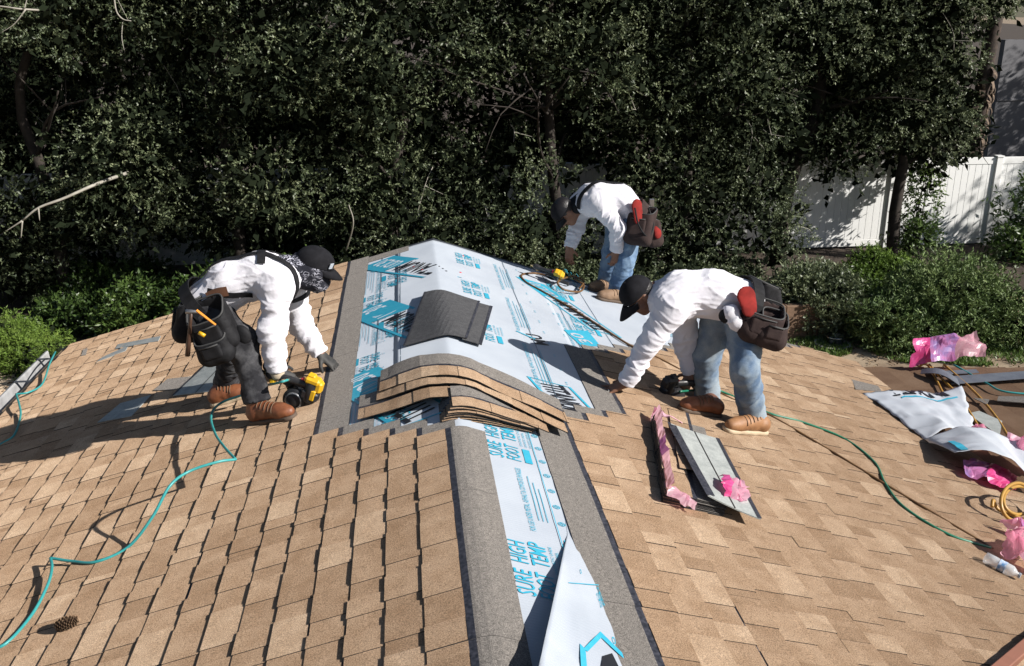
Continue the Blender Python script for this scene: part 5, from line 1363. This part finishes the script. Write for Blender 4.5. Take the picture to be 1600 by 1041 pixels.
MB().tube([A(311, 520, 5.08), A(320, 525, 5.07)], .011, 8).build('handle', M_YEL, kn, smooth=True)
# pine cone
pc_o = L_(104, 974, .025); pcx = unit(L_(125, 966, .025) - L_(85, 980, .025)); pcn = LN3; pcs = np.cross(pcn, pcx)
pcn_t = thing('pine_cone', pc_o, 'small open pine cone lying on the lower left shingles', 'pine cone')
mb = MB(); V = []; F = []
for i in range(110):
    t = i / 110; a = i * 2.39996; x = -.05 + .10 * t; r = .024 * math.sin(math.pi * min(1, .12 + t * .85)) ** .7
    d = pcs * math.cos(a) + pcn * math.sin(a); q = pc_o + pcx * x + d * r; w = np.cross(pcx, d) * .007; tip = d * .007 + pcx * .005
    mb.add([q - w, q + w, q + w * .6 + tip, q - w * .6 + tip, q - d * .008], [(0, 1, 2, 3), (0, 4, 1), (3, 2, 4)])
mb.build('scales', mat('cone_scale', (.16, .095, .055), rough=.8, col2=(.30, .20, .12), scale=60.), pcn_t, kind='stuff')
MB().tube([pc_o - pcx * .042, pc_o, pc_o + pcx * .042], [.009, .016, .007], 8).build('core', mat('cone_core', (.05, .03, .02), rough=.9), pcn_t)
# ---- right side: loose underlayment, film, strips, hoses, bottle
M_SHEETB = mat('underlayment_sunlit_tone', (.56, .59, .635), rough=.45, col2=(.50, .53, .58), scale=3., bump=.2, bscale=120., droug=.6)  # same underlayment, colour raised to stand in for sun on the loose sheets
def loose_sheet(lb, corner, seed, amp, curlfn, name='loose_underlayment', nu=34, nv=26, m=M_SHEET):
    a, b, c, d = [np.array(q, float) for q in corner]
    G = np.array([[(a * (1 - u) + b * u) * (1 - v) + (d * (1 - u) + c * u) * v + np.array(curlfn(u, v), float) for v in np.linspace(0, 1, nv)] for u in np.linspace(0, 1, nu)])
    C = crumple(G.reshape(-1, 3), amp, seed, 5.).reshape(G.shape); t = thing(name, C.reshape(-1, 3).mean(0), lb, 'roofing underlayment', 'loose underlayment sheets')
    MB().plate(C, .0015, 0, 1).build('sheet', [M_SHEETB, M_SHEETG], t, smooth=True); return t, C
PR = lambda x, y, h=.03: at_z(x, y, PZ0 + h)
t, C = loose_sheet('crumpled white and grey underlayment sheet lying farthest up the eave', [R_(1347, 614, .01), R_(1447, 690, .01), PR(1524, 700, .03), PR(1500, 622, .03)], 3, .013, lambda u, v: (0, 0, .10 * max(0, math.sin(v * 3.1)) * (.3 + u) + .10 * max(0, v - .75) * 4 * (1 - u * .3)))
V, F = text_unit('TITANIUM', off=.02, shear=.2); nu, nv = C.shape[:2]
def onC(C, u, v): return C[int(np.clip(u, 0, 1) * (C.shape[0] - 1)), int(np.clip(v, 0, 1) * (C.shape[1] - 1))]
mk('printed_name', [onC(C, .02 + .16 * y_, .25 + .6 * x_) + np.array([0, 0, .006]) for x_, y_, _ in V], F, M_BLK, t, kind='stuff')
nb = [onC(C, .22, v) + np.array([0, 0, .005]) for v in np.linspace(.3, .92, 12)]; mk('printed_line', [q + np.array([0, s_ * .012, .0]) for q in nb for s_ in (-1, 1)], [(2 * j, 2 * j + 1, 2 * j + 3, 2 * j + 2) for j in range(11)], M_TEAL, t)
t, C = loose_sheet('curled white underlayment sheet nearest the yellow hose coil', [R_(1444, 690, .02), R_(1488, 730, .05), PR(1640, 770, .10), PR(1600, 690, .12)], 8, .010, lambda u, v: (0, 0, .12 * math.sin(min(1, v * 1.2) * 3.0) + .10 * u * (1 - v)))
nb = [onC(C, u, .12) + np.array([0, 0, .006]) for u in np.linspace(.5, .98, 9)]; mk('printed_line', [q + np.array([s_ * .03, 0, .0]) for q in nb for s_ in (-1, 1)], [(2 * j, 2 * j + 1, 2 * j + 3, 2 * j + 2) for j in range(8)], M_TEAL, t)
P = Print(lambda a, b: onC(C, a, b) + np.array([0, 0, .006]))
for i in range(3): P.line('line', (.3, .25 + .05 * i), (.8, .25 + .05 * i), .012)
P.build(t)
M_SHADEBLUE = mat('shadow_blue_strip', (.12, .135, .16), rough=.6, col2=(.09, .10, .125), scale=8.)  # bluish cast of shadow put into the strips' colour
def board(lb, pts, h, th=.006, curl=0., m=M_SHADEBLUE, name='flashing_strip', group='strips coloured blue as in shadow on the porch roof', cat='flashing strip'):
    a, b, c, d = [at_z(x, y, PZ0 + h) for x, y in pts]
    G = np.array([[(a * (1 - u) + b * u) * (1 - v) + (d * (1 - u) + c * u) * v + np.array([0, 0, curl * math.sin(math.pi * u)]) for v in np.linspace(0, 1, 3)] for u in np.linspace(0, 1, 14)])
    t = thing(name, G.mean((0, 1)), lb, cat, group); MB().plate(G, th).build('strip', m, t); return t
board('long strip coloured blue as in shadow, lying along the far edge of the porch roof', [(1487, 600), (1640, 588), (1640, 577), (1485, 588)], .03)
board('arched strip coloured blue as in shadow, beside the yellow hoses', [(1438, 584), (1500, 603), (1496, 592), (1440, 577)], .03, curl=.05)
board('dark strip coloured blue as in shadow, behind the arched one', [(1470, 585), (1530, 582), (1525, 577), (1468, 580)], .025)
board('grey shingle lying back up beside the crumpled sheet', [(1512, 646), (1562, 681), (1566, 658), (1530, 642)], .03, m=M_BACK, name='shingle_scrap', group='cut shingle scraps', cat='shingle scrap')
board('grey granule strip at the right edge of the picture above the pink film', [(1558, 626), (1640, 632), (1640, 620), (1560, 619)], .03, m=M_GRAY, name='shingle_scrap', group='cut shingle scraps', cat='shingle scrap')
board('small dark triangular scrap beside the yellow hose', [(1521, 622), (1542, 632), (1546, 624), (1524, 622)], .03, m=M_GRAY, name='shingle_scrap', group='cut shingle scraps', cat='shingle scrap')
scrap('grey shingle strip at the roof corner above the crumpled sheet', [(1331, 593), (1337, 608), (1378, 612), (1372, 603)], 1, .03, M_GRAY)
FG = 'pink film wrappers'
def pf(corners, bul): 
    a, b, c, d = [np.array(q, float) for q in corners]
    return lambda u, v: (a * (1 - u) + b * u) * (1 - v) + (d * (1 - u) + c * u) * v + np.array([0, 0, bul * math.sin(math.pi * u) * math.sin(math.pi * v)])
ye = 7.75
film('wrapper', 'pink and purple film wrapper standing up at the far edge of the porch roof', 'plastic wrapper', pf([A(1424, 576, ye), A(1542, 558, ye - .05), A(1526, 522, ye + .12), A(1426, 536, ye + .12)], .05), 26, 12, .035, 21, [('magenta_film', M_MAG, 0, .26), ('printed_film', M_PINKP, .24, .62), ('pale_film', M_PINK, .60, 1.0)], FG, 6.)
film('wrapper', 'small crumpled pink film on the crumpled sheet', 'plastic wrapper', pf([PR(1500, 695, .06), PR(1548, 700, .06), PR(1540, 680, .10), PR(1505, 674, .14)], .08), 16, 12, .04, 31, [('film', M_PINK, 0, 1)], FG, 11.)
film('wrapper', 'crumpled pink film at the right edge beside the curled sheet', 'plastic wrapper', pf([PR(1562, 716, .06), PR(1625, 740, .06), PR(1625, 700, .12), PR(1575, 686, .18)], .10), 16, 12, .045, 37, [('film', M_PINK, 0, 1)], FG, 11.)
film('wrapper', 'magenta and purple film tucked beneath the curled sheet', 'plastic wrapper', pf([R_(1500, 742, .03), R_(1582, 775, .02), R_(1590, 745, .05), R_(1505, 722, .06)], .03), 16, 10, .028, 41, [('printed_film', M_PINKP, 0, .5), ('film', M_MAG, .45, 1)], FG, 9.)
film('wrapper', 'large crumpled pink film at the right edge above the water bottle', 'plastic wrapper', pf([R_(1556, 872, .02), R_(1625, 912, .02), R_(1635, 850, .09), R_(1575, 832, .12)], .09), 22, 18, .045, 47, [('film', M_PINK, 0, 1)], FG, 8.)
film('wrapper', 'pink film flap between the yellow coil and the large crumple', 'plastic wrapper', pf([R_(1562, 830, .02), R_(1620, 858, .02), R_(1620, 838, .06), R_(1570, 822, .05)], .05), 14, 10, .03, 53, [('film', M_PINK, 0, .6), ('printed_film', M_PINKP, .5, 1)], FG, 9.)
yg = 'yellow air hoses on the porch roof'
hose('pair of yellow hoses running down from the far wrapper, left one', [[PR(1436, 573, .02), PR(1445, 569, .05), PR(1455, 578, .02), PR(1480, 627, .02), PR(1500, 655, .03)]], .011, M_YELH, group=yg)
hose('yellow hose right of the left pair, reaching under the crumpled sheet', [[PR(1452, 570, .02), PR(1472, 592, .02), PR(1500, 622, .02), PR(1540, 685, .03), PR(1550, 702, .03)]], .011, M_YELH, group=yg)
hose('yellow hose farthest right, passing the grey scraps', [[PR(1475, 570, .02), PR(1520, 610, .02), PR(1555, 650, .02), PR(1580, 690, .03)]], .011, M_YELH, group=yg)
hose('thin teal hose at the right edge of the porch roof', [[PR(1490, 570, .02), PR(1540, 598, .02), PR(1570, 612, .02), PR(1640, 618, .02)]], .009, M_TEALH, group=yg)
cc = R_(1585, 785, .05)
def coil(px, py, rx, ry, h0, h1, a0, a1, n): return [R_(px + rx * math.cos(R(t)), py + ry * math.sin(R(t)), h0 + (h1 - h0) * (.5 - .5 * math.sin(R(t)))) for t in np.linspace(a0, a1, n)]
hose('coiled yellow hose standing at the right edge of the roof', [coil(1590, 785, 26, 30, .03, .20, -30, 300, 14), coil(1592, 782, 24, 22, .03, .14, 20, 380, 14)], .011, M_YELH, group=yg)
hose('yellow hose end lying against the coil', [[R_(1550, 792, .03), R_(1552, 782, .06), R_(1560, 796, .02), R_(1585, 806, .02), R_(1640, 828, .02)]], .011, M_YELH, group=yg)
M_CLEAR = mat('clear_bottle_plastic', (.85, .88, .90), rough=.08, alpha=.45, spec=.8)
bt = thing('water_bottle', R_(1565, 886, .03), 'clear crushed water bottle with a blue label lying on the shingles', 'water bottle')
b0, b1 = R_(1538, 870, .032), R_(1592, 899, .032)
MB().tube([b0 + (b1 - b0) * t_ for t_ in (0, .03, .3, .5, .55, .8, .88, .94, 1)], [.012, .03, .031, .028, .031, .031, .022, .013, .013], 12).build('bottle', M_CLEAR, bt, smooth=True)
MB().tube([b0 + (b1 - b0) * t_ for t_ in (.42, .5, .62)], [.0318, .0305, .0322], 12, caps=False).build('label_band', mat('blue_label', (.05, .22, .5), rough=.4, col2=(.75, .78, .8), scale=30.), bt, smooth=True)
MB().tube([b0 + (b1 - b0) * t_ for t_ in (.985, 1.05)], .015, 10).build('cap', M_SHEET, bt)
bm = thing('trim_board', R_(1590, 1030, .06), 'brown painted board at the lower right corner of the roof', 'board')
p0, p1 = R_(1535, 1070, .02), R_(1660, 962, .02); d = unit(p1 - p0); sd = unit(np.cross(d, RN3))
MB().box((p0 + p1) / 2 + sd * .0 + RN3 * .0, (np.linalg.norm(p1 - p0), .05, .06), np.stack([d, np.cross(RN3, d), RN3], 1), bev=.004).build('board', M_TRIM, bm)
# dog bowl
bw_ = at_z(1300, 540, GZ)
bl = thing('dog_bowl', bw_, 'steel bowl standing in a round concrete dish on the bare soil', 'bowl')
MB().lathe([(0, .03), (.20, .03), (.27, .05), (.29, .04), (.27, 0), (0, 0)], bw_, (0, 0, 1), 24).build('dish', mat('pale_concrete', (.45, .42, .38), rough=.9), bl, smooth=True)
MB().lathe([(0, .05), (.10, .05), (.145, .14), (.16, .145), (.15, .13), (.125, .035), (0, .035)], bw_ + np.array([.04, 0, .02]), (0, 0, 1), 24).build('bowl', mat('steel_bowl', (.55, .55, .55), rough=.25, metal=1.), bl, smooth=True)
# ================================================================== shrubs, palm, grass
def shrub(name, lb, cat, px0, px1, py_top, Y, nl, seed, leaf, m, group=None, depth=1.0, tone=0., base=GZ, ncl=14, stems=True, per=9, wd=.5, twigs=0, dens=1.):
    rng = np.random.default_rng(seed); a, b = at_y(px0, py_top, Y), at_y(px1, py_top, Y); cx = (a[0] + b[0]) / 2; rx = (b[0] - a[0]) / 2; top = at_y((px0 + px1) / 2, py_top, Y)[2]; h = top - base
    t = thing(name, (cx, Y, base), lb, cat, group); cs = []; rs = []
    for i in range(ncl):
        u = rng.uniform(-1, 1); w = rng.uniform(-1, 1); z = rng.uniform(.25, .95) * math.sqrt(max(.1, 1 - .75 * u * u))
        q = min(.42 * h, .55 * rx) * rng.uniform(.75, 1.1) + .05
        cs.append((cx + u * max(.02, rx - q * .7), Y + w * depth * .6, base + max(q * .5, z * h - q * .8))); rs.append(q)
    P, D, tn, sb, ax, sl = crown(cs, rs, int(nl * dens), leaf, rng, outer=.45, per=per, tone_bias=tone, droop=-.1, squash=.9, thin=.45, short=.62)
    P[:, 2] = np.maximum(P[:, 2], base + .02)
    V, F, T = leaves_mesh(P, D, leaf, leaf * wd, rng, tn)
    mk('foliage', V, F, m, t, attr=T, kind='stuff')
    P2, D2, t2, *_ = crown(cs, np.array(rs) * .42, max(300, nl // 20), .10, rng, outer=.05, per=5, thin=1., short=.5); P2[:, 2] = np.maximum(P2[:, 2], base + .03); V2, F2, T2 = leaves_mesh(P2, D2, .11, .07, rng, t2); mk('inner_foliage', V2, F2, M_SHADELEAF, t, attr=T2, kind='stuff')
    mb = MB()
    for i in range(7):
        e = np.array(cs[rng.integers(len(cs))]); o = np.array([cx + rng.uniform(-.3, .3) * rx, Y + rng.uniform(-.2, .2), base]); mb.tube(smooth_path([o, (o + e) / 2 + rng.normal(0, .06, 3), e], 6), np.linspace(.022, .006, 6), 5)
    mb.build('stem', M_BARK, t, kind='stuff')
    return t
LG = 'leafy shrubs along the left of the house'
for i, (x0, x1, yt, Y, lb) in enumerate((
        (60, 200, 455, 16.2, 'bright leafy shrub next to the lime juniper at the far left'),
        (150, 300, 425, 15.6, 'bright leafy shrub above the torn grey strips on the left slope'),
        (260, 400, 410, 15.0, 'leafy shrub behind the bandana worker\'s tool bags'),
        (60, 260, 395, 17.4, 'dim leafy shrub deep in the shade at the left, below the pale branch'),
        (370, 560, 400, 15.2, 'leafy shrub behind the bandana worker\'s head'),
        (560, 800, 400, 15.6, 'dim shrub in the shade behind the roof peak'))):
    shrub('leafy_shrub', lb, 'shrub', x0, x1, yt, Y, 16000, 200 + i, .085, M_LEAF2, LG, .9, tone=-.06 if i < 3 else -.22, wd=.45, base=GZ)  # later shrubs take darker leaf tones, their shade put into the colour
shrub('juniper', 'lime green feathery juniper hanging over the patio at the far left', 'shrub', -70, 85, 490, 14.2, 26000, 231, .055, M_LIME, None, .8, wd=.22, per=12)
shrub('juniper', 'small lime green juniper tuft trailing beside the gutter end', 'shrub', 40, 105, 525, 13.2, 7000, 232, .05, M_LIME, None, .35, wd=.22, per=12, tone=-.05)
RG = 'dark rounded shrubs right of the workers'
shrub('juniper', 'big rounded dark green juniper at the right edge behind the pink wrapper', 'shrub', 1372, 1610, 386, 14.2, 95000, 241, .068, M_JUNI, RG, 1.1, ncl=34, wd=.30, per=13, tone=.12)
shrub('juniper', 'low dark juniper mound in the shade left of the big one', 'shrub', 1330, 1470, 440, 13.9, 34000, 246, .065, M_JUNI, RG, .8, ncl=14, wd=.30, per=13, tone=.0)
shrub('clipped_shrub', 'dense green shrub directly behind the tool bags of the worker right of the ridge', 'shrub', 1195, 1350, 400, 14.9, 66000, 242, .066, M_LEAF, RG, .9, ncl=18, tone=.12, wd=.45)
shrub('clipped_shrub', 'lime lit shrub between the two round shrubs, at the foot of the thin trunk', 'shrub', 1310, 1450, 385, 16.8, 24000, 243, .05, M_LIME, RG, .8, tone=-.12, wd=.4)
shrub('clipped_shrub', 'low dark shrub behind the back of the worker right of the ridge', 'shrub', 1040, 1230, 396, 16.3, 46000, 244, .07, M_LEAF, RG, .9, tone=.02)
shrub('clipped_shrub', 'low dark shrub between the farthest worker and the roof edge', 'shrub', 830, 1060, 402, 15.8, 40000, 245, .07, M_LEAF, RG, .9, tone=-.02)
shrub('broad_leaf_shrub', 'light green broad leaved sapling in front of the white fence', 'shrub', 1415, 1490, 225, 18.9, 2600, 251, .10, M_LEAF2, None, .3, tone=.05, wd=.38, per=6, ncl=12)
shrub('broad_leaf_shrub', 'broad leaved bush at the right edge of the fence', 'shrub', 1585, 1700, 235, 18.6, 5200, 252, .13, M_LEAF2, None, .5, tone=-.02, wd=.34, per=6, ncl=12)
# a tall tree to the right, its crown outside the picture
tree('shade_tree', 'tree', 'evergreen tree beyond the right edge of the picture', (20.9, 16.8, GZ), 6.8, 3.0, 52000, 71, lo=1.0, ncl=30, twigs=0, shape=lambda u: min(1., 2.2 * (1 - u) + .1))
tree('shade_tree', 'tree', 'tall evergreen tree beyond the right edge of the picture, behind the fence', (20.8, 22.6, GZ), 8.5, 2.8, 30000, 72, lo=1.0, ncl=24, twigs=0)
# palm trunk behind the fence
pt = thing('palm_tree', at_y(1522, 250, 20.9) * [1, 1, 0] + [0, 0, GZ], 'palm trunk with a shaggy skirt of dry brown bark above the white fence', 'palm tree')
b0 = at_y(1518, 250, 20.9); b0[2] = GZ; b1 = at_y(1540, 110, 20.9)
mb = MB(); mb.tube(smooth_path([b0, b0 * .5 + b1 * .5 + [.03, 0, 0], b1, b1 + [.05, 0, 1.2]], 16), np.linspace(.19, .16, 16), 10); mb.build('trunk', mat('palm_bark', (.07, .05, .04), rough=.95, col2=(.025, .02, .016), scale=10., bump=1., bscale=30.), pt, smooth=True)
rng = np.random.default_rng(8); M_HUSK = mat('dry_husk', (.20, .145, .10), rough=.9, col2=(.05, .035, .026), scale=12.)
for i in range(90):
    t_ = rng.random(); q = b0 + (b1 - b0) * (.30 + .72 * t_); a = rng.uniform(-math.pi, math.pi); d = np.array([math.cos(a), math.sin(a), 0]); s_ = np.cross(d, (0, 0, 1)); L = rng.uniform(.35, .9) * (1.2 if t_ < .4 else .45)
    w = rng.uniform(.03, .08); G = np.array([[q + d * (.17 + .10 * math.sin(u * 2.6)) - np.array([0, 0, L * u]) + s_ * (v * w * (1 - .6 * u) + .05 * u * math.sin(i)) for v in (-1, 0, 1)] for u in np.linspace(0, 1, 6)])
    MB().plate(G, .008).build('husk', M_HUSK, pt)
# grass patches on the bare soil
def grass(name, px0, px1, py, ry, n, seed, m, h=.09):
    rng = np.random.default_rng(seed); a, b = at_z(px0, py, GZ), at_z(px1, py, GZ); c = (a + b) / 2; rx = (b[0] - a[0]) / 2
    r = np.sqrt(rng.random(n)); t = rng.uniform(0, 2 * math.pi, n); P = c + np.stack([r * np.cos(t) * rx, r * np.sin(t) * ry, np.zeros(n)], 1)
    g = vnoise(P * 2.2, 4) > rng.uniform(-.9, .5, n); P = P[g]; n = len(P)
    D = np.stack([rng.normal(0, .5, n), rng.normal(0, .5, n), np.ones(n)], 1); V, F, T = leaves_mesh(P, D, h, .022, rng, np.clip(rng.normal(.5, .2, n), 0, 1))
    o = mk(name, V, F, m, attr=T, kind='stuff'); props(o, 'green grass patch on the bare soil', 'grass')
M_GRASS = leaf_mat('grass_blades', (.05, .09, .02), (.11, .18, .04), (.20, .26, .08), rough=.5, trans=.25)
grass('grass', 1350, 1450, 545, .7, 5200, 1, M_GRASS); grass('grass', 1230, 1330, 545, .45, 2600, 2, M_GRASS); grass('grass', 1440, 1620, 556, .5, 4200, 3, M_GRASS)
# fallen leaves along the rake side of the left shrubs and on the soil
rng = np.random.default_rng(19); n = 900
P = np.stack([rng.uniform(-8, -1, n), rng.uniform(13.0, 15.2, n), np.full(n, GZ + .035)], 1); P2 = np.stack([rng.uniform(5, 13, n), rng.uniform(12.4, 14.6, n), np.full(n, GZ + .02)], 1)
P = np.concatenate([P, P2]); D = np.stack([rng.normal(0, 1, 2 * n), rng.normal(0, 1, 2 * n), rng.uniform(0, .25, 2 * n)], 1)
V, F, T = leaves_mesh(P, D, .06, .03, rng, rng.random(2 * n)); o = mk('fallen_leaves', V, F, mat('dry_leaves', (.13, .08, .045), rough=.9, col2=(.22, .15, .08), scale=3.), attr=T, kind='stuff'); props(o, 'dry leaves scattered on the soil under the shrubs', 'fallen leaves')
# the long pale branch on the left and some more sticks
def stick(lb, pts, r0, r1, Y, side=()):
    q = [at_y(x, y, Y + dy) for x, y, dy in pts]; t = thing('dead_branch', q[0], lb, 'branch', 'pale dead branches in the foliage'); mb = MB(); mb.tube(smooth_path(q, 16), np.linspace(r0, r1, 16), 6); mb.build('branch', M_TWIG, t, smooth=True)
    for s_ in side:
        mb = MB(); mb.tube(smooth_path([at_y(x, y, Y + dy) for x, y, dy in s_], 8), np.linspace(r1 * 1.3, r1 * .4, 8), 5); mb.build('side_twig', M_TWIG, t, smooth=True)
stick('long pale dead branch sticking out to the left below the trees', [(200, 270, 1.2), (150, 288, .4), (100, 310, .1), (60, 325, 0), (35, 345, 0)], .030, .012, 14.6, [[(60, 325, 0), (62, 345, -.05)], [(35, 345, 0), (33, 372, 0)], [(35, 345, 0), (8, 362, 0)]])
stick('pale forked dead twig at the top left corner', [(60, 16, .2), (30, 14, 0), (0, 10, 0), (-40, 8, 0)], .016, .008, 14.4, [[(40, 15, 0), (22, 38, 0), (0, 52, 0)], [(38, 14, 0), (44, -8, 0)]])
stick('bent pale twig hanging at the top beside the forked one', [(178, -5, 0), (182, 18, 0), (192, 30, 0), (205, 33, 0)], .012, .007, 14.5)
stick('grey bent twig low among the leaves right of the roof peak', [(540, 395, .4), (552, 350, 0), (545, 320, 0)], .014, .007, 14.8)
